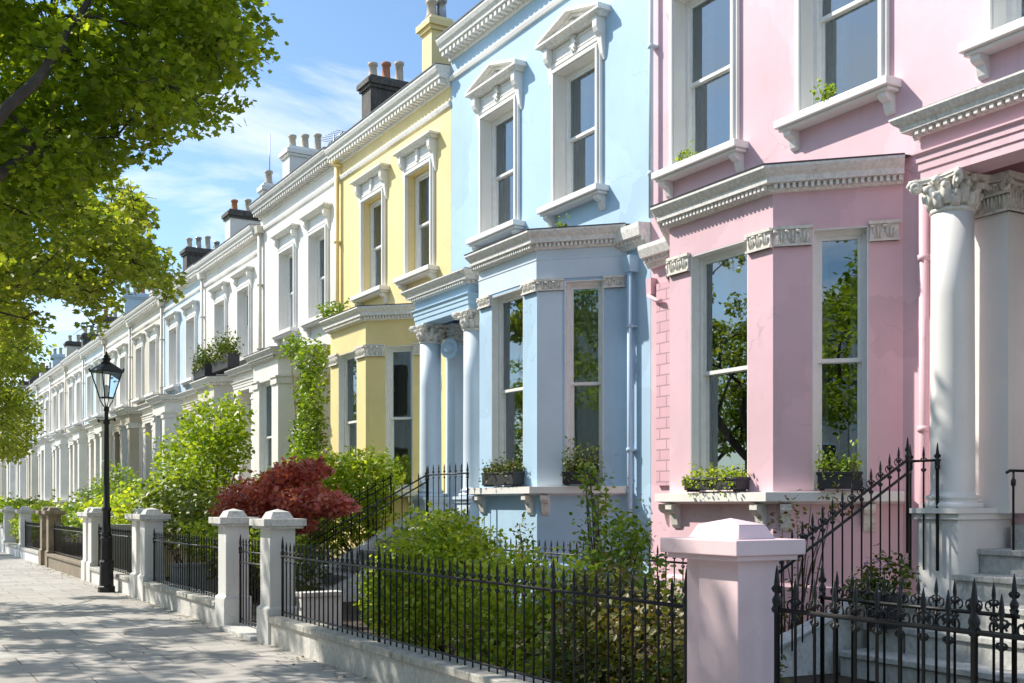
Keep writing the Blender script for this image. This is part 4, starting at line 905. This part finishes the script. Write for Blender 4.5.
# ------------------------------------------------------------------ street trees
def tree(lb, base, top, clumps, lsize, per, m, rad=.2, cr=.72, extra=(), small=(), tmpl=LO, scr=.36):
    T_ = thing('street_tree', lb, 'tree', base, 'street trees along the kerb'); B0, T0 = Vector(base), Vector(top)
    mb = MB(); mb.tube([B0-Vector((0,0,.1)), B0+Vector((.0,0,.25)), B0.lerp(T0,.5)+Vector((.06,-.05,0)), T0], [rad*1.35,rad,rad*.82,rad*.7], 12); mb.build('trunk', 'bark', T_)
    nodes = [(T0, rad*.62, -1)]
    for path, r0 in extra:
        mb = MB(); p = [T0-Vector((0,0,.3))]+[Vector(q) for q in path]; n = len(p); rr = [r0*(1-.75*i/(n-1)) for i in range(n)]
        fine = []; fr = []
        for i in range(n-1):
            for k in range(3): t = k/3; fine.append(p[i].lerp(p[i+1], t)+Vector((random.uniform(-.03,.03),random.uniform(-.03,.03),random.uniform(-.03,.03)))); fr.append(rr[i]+(rr[i+1]-rr[i])*t)
        fine.append(p[-1]); fr.append(rr[-1]); mb.tube(fine, fr, 8); mb.build('limb', 'bark', T_)
        for q, r in zip(fine[2:], fr[2:]): nodes.append((q, r*.6, 0))
    cl = sorted([Vector(c) for c in clumps], key=lambda c: (c-T0).length); mb = MB()
    for c in cl+[Vector(c) for c in small]:
        best = min(nodes, key=lambda nd: (nd[0]-c).length+.35*(nd[0]-T0).length-.6*nd[1])
        p0, r0, _ = best; r1 = max(.010, r0*.6); L = (c-p0).length; mid = p0.lerp(c,.5)+Vector((random.uniform(-.1,.1),random.uniform(-.1,.1),.10))*L
        r0 = min(r0, .09) if L > .1 else r0
        mb.tube([p0, mid, c], [r0, (r0+r1)/2, r1*.7], 6); nodes.append((mid, (r0+r1)/2, 0)); nodes.append((c, r1, 0))
        for k in range(5):
            e = c+Vector((random.gauss(0,1),random.gauss(0,1),random.gauss(0,.7))).normalized()*cr*.8; mb.tube([c, c.lerp(e,.5)+Vector((0,0,.05)), e], [.010,.007,.003], 4)
    mb.build('branches', 'bark', T_)
    pts = []
    for c in clumps:
        s = random.uniform(.85,1.15); pts.append(blob(c, (cr*s*random.uniform(.7,1.2), cr*s*random.uniform(.7,1.2), cr*s*random.uniform(.4,.8)), int(per*random.uniform(.7,1.1)), .2))
    for c in small: pts.append(blob(c, (scr,scr,scr*.8), int(per*.28), .2))
    leaf_cloud('crown', np.concatenate(pts), lsize, tmpl, m, T_, .6, .3); return T_
C1=[(0.98,13.0,9.9),(-4.32,9.84,5.62),(-2.39,8.59,4.99),(-1.99,8.0,10.08),(-0.5,8.06,7.45),(-1.92,8.52,7.79),(-1.28,7.15,8.33),(-1.3,6.1,6.64),(-0.31,8.33,4.4),(-2.58,10.03,9.7),(-0.69,13.87,8.75),(-1.88,11.87,9.46),(-0.54,12.42,9.31),(-3.71,13.45,8.23),(-3.84,9.52,8.77),(-3.22,12.36,8.62),(-1.61,4.82,8.49),(-4.51,10.72,6.35),(-4.02,11.31,8.1),(-1.59,9.41,5.47),(-4.23,11.61,7.16),(-2.45,13.47,10.15),(-2.45,11.45,7.4),(-0.67,8.59,9.51),(-0.49,14.98,6.71),(-2.06,6.18,8.27),(-2.76,10.8,5.68),(-3.06,8.71,9.45),(-4.2,11.29,5.56),(-3.06,8.27,8.49),(3.14,11.92,9.98),(-0.99,14.28,7.74),(-3.85,8.75,6.71),(-2.61,6.27,5.94),(1.65,12.22,7.38),(-4.27,12.16,5.97),(-1.32,10.56,4.36),(-0.83,13.99,5.45),(-1.04,11.09,5.61),(-3.42,7.72,6.62),(2.32,10.85,10.69),(-3.74,7.45,8.97),(-1.04,8.6,6.28),(-3.72,12.63,7.18),(-2.2,15.01,7.3),(-1.79,13.11,5.58),(-4.01,14.05,7.52),(-1.52,9.92,9.19),(4.11,12.44,8.93),(0.08,13.66,6.53),(-0.13,14.8,5.56),(0.26,12.7,6.62),(0.68,11.9,9.08),(2.38,12.94,10.07),(-2.68,5.51,7.42),(-2.68,9.85,5.93),(-0.53,11.15,11.23),(0.17,12.88,4.74),(-0.71,11.93,10.66),(-2.71,10.13,7.88),(3.86,10.84,8.87),(-4.38,7.41,6.49),(-0.23,5.61,6.95),(-2.0,11.26,8.68),(-5.05,10.61,7.43),(-0.26,9.44,6.09),(-2.38,12.85,6.73),(-0.81,9.14,3.91),(-3.52,8.2,5.65),(0.76,13.18,7.43),(-2.16,14.34,9.77),(-2.28,12.26,4.66),(-0.1,5.36,8.7),(-1.94,6.82,9.02),(3.35,12.86,9.41)]
C2=[(4.41,21.13,6.27),(-2.89,20.03,4.16),(2.54,21.52,5.78),(-1.4,18.49,8.27),(-3.5,22.31,7.87),(-2.64,23.04,4.85),(2.09,23.06,7.1),(0.47,21.66,8.44),(-2.3,18.07,6.96),(-4.91,18.87,8.76),(-2.65,24.84,6.74),(-2.92,20.28,7.08),(-4.13,22.34,8.97),(-1.68,21.78,8.11),(2.15,22.75,5.04),(0.07,22.94,9.32),(-0.56,25.34,6.74),(2.9,22.17,7.52),(-2.69,18.28,9.7),(-0.46,18.62,5.27),(-4.13,18.46,9.35),(-1.83,17.75,5.55),(-0.44,16.29,7.39),(-0.88,23.43,7.54),(-4.87,19.69,7.36),(-1.06,16.14,5.1),(1.73,20.73,6.13),(-0.39,24.75,5.58),(-1.91,18.8,4.57),(-3.28,20.68,6.18),(-3.6,23.13,9.22),(-1.01,17.14,4.96),(-1.9,19.54,5.43),(-2.46,18.33,8.06),(-0.34,22.49,6.99),(1.9,18.62,5.24),(-1.79,19.8,8.61),(-3.74,21.39,8.35),(-2.58,24.78,8.08),(-2.58,21.8,9.1),(0.49,22.21,5.3),(2.58,23.4,6.3),(4.39,21.64,7.2),(1.49,21.91,6.46),(-2.81,22.51,6.29),(3.34,18.59,6.01),(1.03,25.52,7.93),(-4.13,17.23,8.24),(-3.93,17.75,5.88),(-2.54,17.8,4.34),(4.1,22.78,6.63),(0.45,17.82,4.01),(-3.44,21.36,9.51),(-3.0,19.15,6.87),(-1.1,25.17,8.06),(-1.41,15.71,8.45),(0.47,21.11,4.61),(-0.84,24.2,8.33),(1.22,24.66,6.18),(-4.17,22.49,5.28),(-0.3,19.96,5.11),(-4.2,23.13,6.17),(-5.01,21.88,6.25),(-1.67,22.38,6.21),(-2.47,16.89,5.84),(-1.76,19.48,3.53),(-3.53,23.61,7.26),(-1.48,23.08,5.55),(-3.05,17.18,6.7),(-1.83,21.59,4.5),(0.5,22.58,10.15),(1.31,19.7,6.34),(3.37,22.07,5.95),(0.46,21.44,3.65),(-2.56,15.78,6.68)]
C3=[(0.09,47.09,3.31),(-0.13,52.37,5.7),(-0.75,48.99,11.43),(2.02,43.37,7.22),(-0.94,46.75,8.46),(3.91,47.09,4.58),(2.5,44.25,4.75),(-0.59,52.53,7.49),(-1.45,49.19,6.7),(2.85,45.18,8.67),(-2.24,46.82,7.33),(0.96,50.57,10.37),(0.51,41.32,8.66),(3.13,49.32,5.86),(3.06,48.67,4.82),(4.49,46.67,7.69),(-2.22,50.97,7.16),(3.22,51.11,7.58),(1.65,46.56,4.99),(0.19,45.1,5.02),(-2.26,45.57,8.48),(-0.34,47.82,11.7),(0.09,47.07,10.47),(3.03,45.8,4.54),(-1.69,49.24,8.75),(5.17,48.07,7.25),(4.83,44.45,7.76),(1.5,42.13,6.22),(-0.23,41.74,6.51),(4.05,45.65,7.09),(-2.52,49.55,6.64),(-0.35,50.28,5.53),(0.89,45.89,4.0),(-1.32,48.04,11.22),(-3.51,45.09,6.17),(0.71,42.59,10.05),(-2.22,47.27,5.01),(3.66,43.29,5.48),(-3.5,44.59,7.78),(-1.1,43.59,6.47),(-2.08,51.15,8.56),(2.02,51.53,5.71),(2.03,47.81,3.28),(-1.96,43.2,9.73),(0.88,44.73,10.56),(-1.37,50.35,6.59),(-1.66,49.58,4.76),(-2.4,46.24,9.34),(-0.78,47.74,4.53),(-0.23,49.99,8.12),(2.9,46.32,6.48),(-1.31,42.12,6.32),(0.26,49.36,9.71),(3.76,50.91,5.7),(-0.0,50.52,6.88),(-2.81,45.2,9.8),(1.58,50.43,7.89),(0.47,44.12,7.23),(-2.71,48.57,5.5),(-1.98,42.2,7.43),(4.14,44.08,6.97),(1.76,52.74,7.14),(1.91,49.31,10.06),(-1.05,51.99,6.61),(0.55,42.71,7.46),(0.78,43.42,11.08),(3.2,42.99,8.52),(4.08,48.39,8.71),(4.12,43.82,8.39),(0.21,47.45,5.25)]
D1=[(1.21,14.83,8.22),(2.19,13.34,5.62),(1.79,14.27,6.36),(3.46,12.88,8.44),(2.43,11.41,6.41),(1.55,13.47,5.62),(3.41,12.68,7.63),(1.56,12.26,7.51),(0.95,12.1,6.85),(1.94,12.26,5.79),(2.81,14.2,6.85),(1.82,14.53,5.7),(1.04,13.41,7.92),(1.06,13.03,7.08),(3.6,12.53,6.93),(2.48,14.33,8.11),(1.66,14.31,8.04),(3.1,14.18,8.23),(1.56,11.7,5.08),(1.8,11.54,6.01),(2.01,13.94,5.62),(2.11,13.47,7.88),(2.63,12.94,6.21),(1.83,11.46,7.29),(0.74,12.2,4.76),(2.45,12.97,7.26),(1.46,12.49,4.67),(2.82,10.9,6.7),(1.46,12.82,5.9),(1.76,13.42,6.86),(2.74,11.51,6.95),(1.11,14.09,6.2),(3.28,13.61,7.68),(0.7,12.79,5.61),(1.17,14.78,6.41),(1.16,14.11,7.26),(0.83,14.27,8.04),(2.76,12.2,7.18),(0.88,14.92,5.48),(0.87,15.39,6.59),(1.21,15.17,7.53),(2.6,11.16,5.8),(2.93,12.56,6.66),(2.98,13.18,8.02),(2.15,14.35,7.2),(2.75,13.41,6.65),(1.26,13.85,4.97),(2.29,12.69,8.04),(3.02,12.24,6.1),(1.08,12.29,5.63),(3.35,13.69,6.65),(0.74,13.89,5.46),(2.08,14.61,8.84),(3.9,13.69,7.51),(1.64,12.95,5.14),(1.64,12.25,6.6),(1.49,14.62,7.15),(2.23,11.82,5.42),(0.76,13.39,6.41),(3.22,11.84,6.56)]
D2=[(2.61,22.34,7.71),(3.04,20.21,6.01),(2.51,19.26,5.44),(3.18,21.1,7.33),(4.21,22.23,6.47),(3.28,21.86,6.43),(2.0,20.11,6.49),(1.87,22.46,5.77),(4.51,21.34,6.09),(3.72,23.75,7.5),(1.52,20.79,5.66),(4.59,23.34,7.86),(1.59,23.23,6.98),(3.02,19.71,6.7),(3.67,22.04,7.07),(2.78,20.57,6.68),(1.71,22.52,6.72),(4.63,22.89,6.85),(2.64,22.68,5.76),(1.85,24.72,5.86),(3.52,19.14,6.41),(3.3,17.94,6.0),(2.37,24.55,5.46),(2.6,23.77,5.91),(2.25,23.4,7.87),(3.02,23.37,7.37),(4.05,20.78,5.8),(3.77,20.06,6.53),(1.52,21.48,6.2),(2.04,21.09,5.18),(1.74,20.47,7.22),(3.6,20.71,6.3),(2.49,18.58,6.66),(2.33,22.66,7.14),(1.73,24.02,6.64),(3.73,18.31,5.51),(2.76,18.55,5.75),(2.92,24.31,8.44),(2.19,19.19,6.79),(2.66,22.16,6.22),(2.01,23.31,6.05),(3.44,20.28,5.27),(2.56,19.94,5.46),(1.73,19.52,5.73),(1.73,22.16,7.37),(4.0,23.24,7.08),(1.88,18.87,6.29),(1.4,19.75,4.66),(4.35,20.19,6.05),(2.27,19.9,4.73),(3.62,21.51,5.72),(3.07,20.21,7.24),(2.4,21.51,6.48),(2.31,20.81,6.13),(3.47,23.89,6.33),(4.21,20.97,6.54),(3.25,23.15,6.2),(3.51,22.2,5.88),(2.91,21.37,6.01),(1.66,23.83,7.69),(4.34,21.51,7.0),(2.31,24.57,6.93),(4.22,19.35,5.55),(2.08,21.76,5.19),(2.54,18.37,5.04),(1.84,22.88,7.88),(1.97,21.98,6.31),(3.81,23.47,5.94),(2.11,22.83,4.91),(1.9,20.34,5.31),(1.56,19.14,5.12),(4.94,22.97,6.24),(2.57,24.08,7.62),(3.22,19.2,5.13),(2.62,23.97,5.24)]
D3=[(3.56,48.75,7.38),(3.98,51.13,9.71),(4.94,49.56,7.47),(3.42,48.98,10.41),(3.84,46.91,10.27),(2.97,42.57,7.04),(4.98,45.4,5.13),(2.73,43.62,6.15),(3.87,40.51,7.92),(3.23,49.47,7.67),(4.99,52.53,7.42),(3.75,42.48,3.54),(4.75,51.83,5.7),(4.43,42.68,5.33),(4.57,41.19,7.17),(5.78,50.09,5.51),(3.07,42.59,8.55),(4.23,44.41,4.4),(3.08,46.12,6.61),(3.15,40.01,7.96),(2.66,43.6,8.6),(4.48,51.26,4.17),(3.14,40.93,3.84),(5.21,50.81,7.38),(3.29,43.06,4.64),(5.45,47.82,5.78),(5.52,47.66,7.11),(3.31,52.29,7.37),(3.94,39.7,7.79),(5.2,45.8,7.79),(2.97,49.74,8.99),(5.59,47.95,4.63),(2.87,44.6,5.94),(3.14,42.03,5.11),(3.42,47.72,4.02),(5.18,50.74,8.87),(3.3,53.53,11.37),(3.24,45.98,4.83),(2.98,40.37,6.23),(4.27,48.34,7.11),(3.21,52.5,4.93),(3.1,45.6,9.14),(4.53,48.31,9.3),(3.52,45.99,3.57),(5.33,48.66,8.43),(3.9,47.31,9.43),(4.3,51.36,8.1),(3.54,48.19,6.12),(4.25,43.47,5.06),(4.11,41.23,7.85),(5.0,48.35,3.82),(4.02,44.15,6.17),(3.07,48.65,9.61),(4.82,45.57,8.43),(3.41,45.94,7.58),(3.86,53.19,10.1),(4.05,40.83,3.63),(3.58,44.72,4.07),(5.13,49.55,4.85),(5.21,49.83,3.9),(2.92,43.61,3.7),(3.64,45.76,9.64),(4.43,52.72,10.52),(4.5,45.31,5.9),(5.64,50.01,4.47),(4.59,40.3,6.8),(3.87,45.15,6.5),(3.43,44.67,5.4),(4.63,49.75,10.27),(2.65,43.65,4.56),(4.11,44.57,9.72),(4.16,47.76,5.0),(3.71,45.02,8.15),(3.51,46.61,9.42),(4.84,45.98,3.79),(3.21,49.69,6.02),(5.14,51.87,6.38),(4.63,41.45,6.36),(3.97,49.49,9.39),(4.72,45.27,7.46)]
E2=[(4.08,20.67,6.43),(3.89,18.95,6.39),(3.26,21.41,6.38),(3.37,22.31,6.1),(3.88,20.57,5.8),(3.48,20.4,6.08),(3.52,20.93,6.22),(3.9,21.73,5.59),(4.95,21.23,5.67),(3.58,19.15,6.91),(3.04,19.44,6.61),(4.29,21.03,6.09),(3.74,20.12,5.81),(3.17,20.21,6.51),(3.69,21.72,4.98),(3.17,19.87,6.83),(3.73,19.35,5.8),(4.11,20.24,7.03),(3.34,21.01,5.4),(3.25,22.09,7.57),(3.65,19.78,6.22),(4.23,21.06,7.36)]

tree('nearest street tree, its big dark green leaves hanging in at the upper left', (-1.25,9.7,0), (-1.0,9.8,3.3), C1+D1, .078, 540, 'leafA', .21, .62,
     [([(0.11,10.61,3.93),(0.81,10.9,4.79),(1.33,11.17,5.59),(1.64,11.34,6.09),(1.9,11.64,6.68),(2.28,11.89,7.49)],.085),([(0.11,11.07,3.94),(0.94,11.51,4.61),(1.47,11.9,5.23),(1.81,12.16,5.62),(2.2,12.4,6.15),(2.72,12.55,6.68)],.08),
      ([(-1.8,8.6,4.8),(-2.2,7.5,6.4),(-2.4,7.0,8)],.12),([(-1.2,10.6,5),(-1.6,12,6.6),(-1.8,12.6,8.6)],.12)])
tree('second street tree, lighter yellow-green leaves reaching toward the chimneys', (-1.25,20.6,0), (-1.1,20.6,3.0), C2+D2, .10, 190, 'leafB', .19, .52,
     [([(0.3,20.8,4.1),(2.01,20.86,5.34),(2.51,21.03,5.77),(3.06,21.41,6.17),(3.95,21.57,6.4)],.09),([(0.2,21.1,4.4),(2.06,21.41,5.26),(2.4,21.79,5.62),(2.27,21.87,6.53)],.08),([(-1.6,19,4.8),(-2,18,7)],.1)], E2, LO, .3)
tree('street tree farther along, bright leaves low at the left edge', (-.9,47,0), (-.8,47,2.6), C3+D3, .17, 230, 'leafB', .2, .85, [([(1,46,4),(3,44,5)],.1)], (), OV)
# trees behind the photographer and across the road
random.seed(11)
def ball(c, r, n):
    o = []
    while len(o) < n:
        v = Vector([random.uniform(-1,1) for _ in range(3)])
        if .2 < v.length < 1: o.append((c[0]+v.x*r[0], c[1]+v.y*r[1], c[2]+v.z*r[2]))
    return o
tree('street tree standing behind the photographer', (-1.4,-5.5,0), (-1.3,-5.5,3), ball((-1.2,-5.5,6.5),(3.4,3.6,3.2),60), .2, 130, 'leafA', .2, .8, [], (), OV)
for i,(y,h) in enumerate(((-9,7),(-2.5,7.3),(6,7.6),(19,6.6),(33,7.4),(50,7),(70,7.5),(92,7))):
    tree(['street tree across the road, behind the photographer','street tree across the road level with the photographer','street tree across the road opposite the pink house','street tree across the road opposite the blue house','street tree across the road opposite the first white house','street tree across the road opposite the lamp\'s far side','street tree far down the other side of the road','last street tree on the other side of the road'][i],
         (-10.4,y,0), (-10.3,y,2.8), ball((-10.3,y,h-.9),(3.2,3.8,3.4),50), .17, 210, 'leafA', .2, .9, [], (), OV)
# terrace across the road, seen in the window glass
cols = ['white','cream','white','paleblue','white','cream','white','white']
for i in range(8):
    y0 = -27+i*8; w = 7.9; X = -16
    T_ = thing('opposite_house', ['plain white house across the road, farthest behind the photographer','cream house across the road, behind the photographer','white house across the road, left behind the photographer','pale blue house across the road by the photographer','white house across the road opposite the pink house','cream house across the road opposite the blue house','white house across the road opposite the yellow house','white house across the road opposite the first white house'][i].replace('plain ',''), 'house', (X, y0+w/2, 0), 'houses across the road')
    mb = MB(); mb.box(X-8, X, y0, y0+w, 0, 9.6); mb.box(X-.01,X+.3,y0,y0+w,9.3,9.7); mb.box(X-8,X,y0,y0+w,9.61,9.9); mb.build('wall', cols[i], T_)
    for zz in ((1.8,4.3),(5.6,8.0)):
        for k in range(3):
            yc = y0+1.4+k*2.5; mb = MB(); mb.box(X+.005,X+.06,yc-.6,yc+.6,zz[0],zz[1]); f_ = mb.build('window', 'sash', T_)
            mb = MB(); mb.box(X+.061,X+.066,yc-.5,yc+.5,zz[0]+.1,zz[1]-.1); mb.build('pane', 'dark', f_)
    mb = MB(); mb.box(X-4,X-3.2,y0-.5,y0+.5,9.9,11.6); mb.build('chimney_stack', 'smoke', T_)
# ------------------------------------------------------------------ sky, sun, camera
SUN_EL = 43.; SD = Vector((-.655*math.cos(R(SUN_EL)), .756*math.cos(R(SUN_EL)), math.sin(R(SUN_EL))))
W = bpy.data.worlds.new('World'); bpy.context.scene.world = W; W.use_nodes = True; nt = W.node_tree; nt.nodes.clear()
out = nt.nodes.new('ShaderNodeOutputWorld'); bg = nt.nodes.new('ShaderNodeBackground'); sky = nt.nodes.new('ShaderNodeTexSky')
sky.sky_type = 'NISHITA'; sky.sun_disc = False; sky.sun_elevation = R(SUN_EL); sky.sun_rotation = math.atan2(SD.x, SD.y); sky.air_density = 1.0; sky.dust_density = .6; sky.ozone_density = 1.4
tc = nt.nodes.new('ShaderNodeTexCoord'); sp = nt.nodes.new('ShaderNodeSeparateXYZ'); nt.links.new(tc.outputs['Generated'], sp.inputs[0])
# project the view direction on a high cloud deck
zz = N(nt, 'ShaderNodeMath', operation='ADD'); nt.links.new(sp.outputs[2], zz.inputs[0]); zz.inputs[1].default_value = .18
dx = N(nt, 'ShaderNodeMath', operation='DIVIDE'); nt.links.new(sp.outputs[0], dx.inputs[0]); nt.links.new(zz.outputs[0], dx.inputs[1])
dy = N(nt, 'ShaderNodeMath', operation='DIVIDE'); nt.links.new(sp.outputs[1], dy.inputs[0]); nt.links.new(zz.outputs[0], dy.inputs[1])
cb = nt.nodes.new('ShaderNodeCombineXYZ'); nt.links.new(dx.outputs[0], cb.inputs[0]); nt.links.new(dy.outputs[0], cb.inputs[1])
mp = nt.nodes.new('ShaderNodeMapping'); mp.inputs['Rotation'].default_value = (0,0,R(35)); mp.inputs['Scale'].default_value = (.9,1.7,1); mp.inputs['Location'].default_value = (3.1,1.3,0); nt.links.new(cb.outputs[0], mp.inputs[0])
n1 = nt.nodes.new('ShaderNodeTexNoise'); n1.inputs['Scale'].default_value = 1.5; n1.inputs['Detail'].default_value = 9; n1.inputs['Roughness'].default_value = .58; n1.inputs['Distortion'].default_value = .5; nt.links.new(mp.outputs[0], n1.inputs[0])
cm = ramp(nt, n1.outputs[0], [(.49, 0.), (.70, .9)])
hz = ramp(nt, sp.outputs[2], [(.0, .30), (.22, .0)])
skc = mix(nt, 1.0, sky.outputs[0], (1.10, 1.26, 1.34), 'MULTIPLY')
col = mix(nt, cm, skc, (8.2, 8.5, 8.9)); col = mix(nt, hz, col, (7.2, 8.0, 9.2))
nt.links.new(col, bg.inputs[0]); bg.inputs[1].default_value = .115; nt.links.new(bg.outputs[0], out.inputs[0])
L = bpy.data.lights.new('sun', 'SUN'); L.energy = 4.9; L.angle = R(.55); L.color = (1, .94, .84); lo = bpy.data.objects.new('sun', L); C.objects.link(lo)
lo.rotation_euler = SD.to_track_quat('Z', 'Y').to_euler(); lo.location = (0,0,30)
cam = bpy.data.cameras.new('camera'); co = bpy.data.objects.new('camera', cam); C.objects.link(co); bpy.context.scene.camera = co
cam.sensor_width = 36; cam.lens = 1100/1024*36; cam.shift_y = (504-341.5)/1024; cam.clip_start = .1; cam.clip_end = 2000
co.location = (0,0,1.64); co.rotation_euler = (R(90), 0, -math.atan2(647, 1100))
sc = bpy.context.scene; sc.render.engine = 'CYCLES'; sc.view_settings.view_transform = 'Standard'; sc.view_settings.look = 'None'; sc.view_settings.gamma = 1; sc.view_settings.exposure = .43
sc.cycles.max_bounces = 8; sc.cycles.transparent_max_bounces = 16; sc.cycles.diffuse_bounces = 4; sc.cycles.glossy_bounces = 4; sc.cycles.sample_clamp_indirect = 6
sc.render.resolution_x = 1024; sc.render.resolution_y = 683
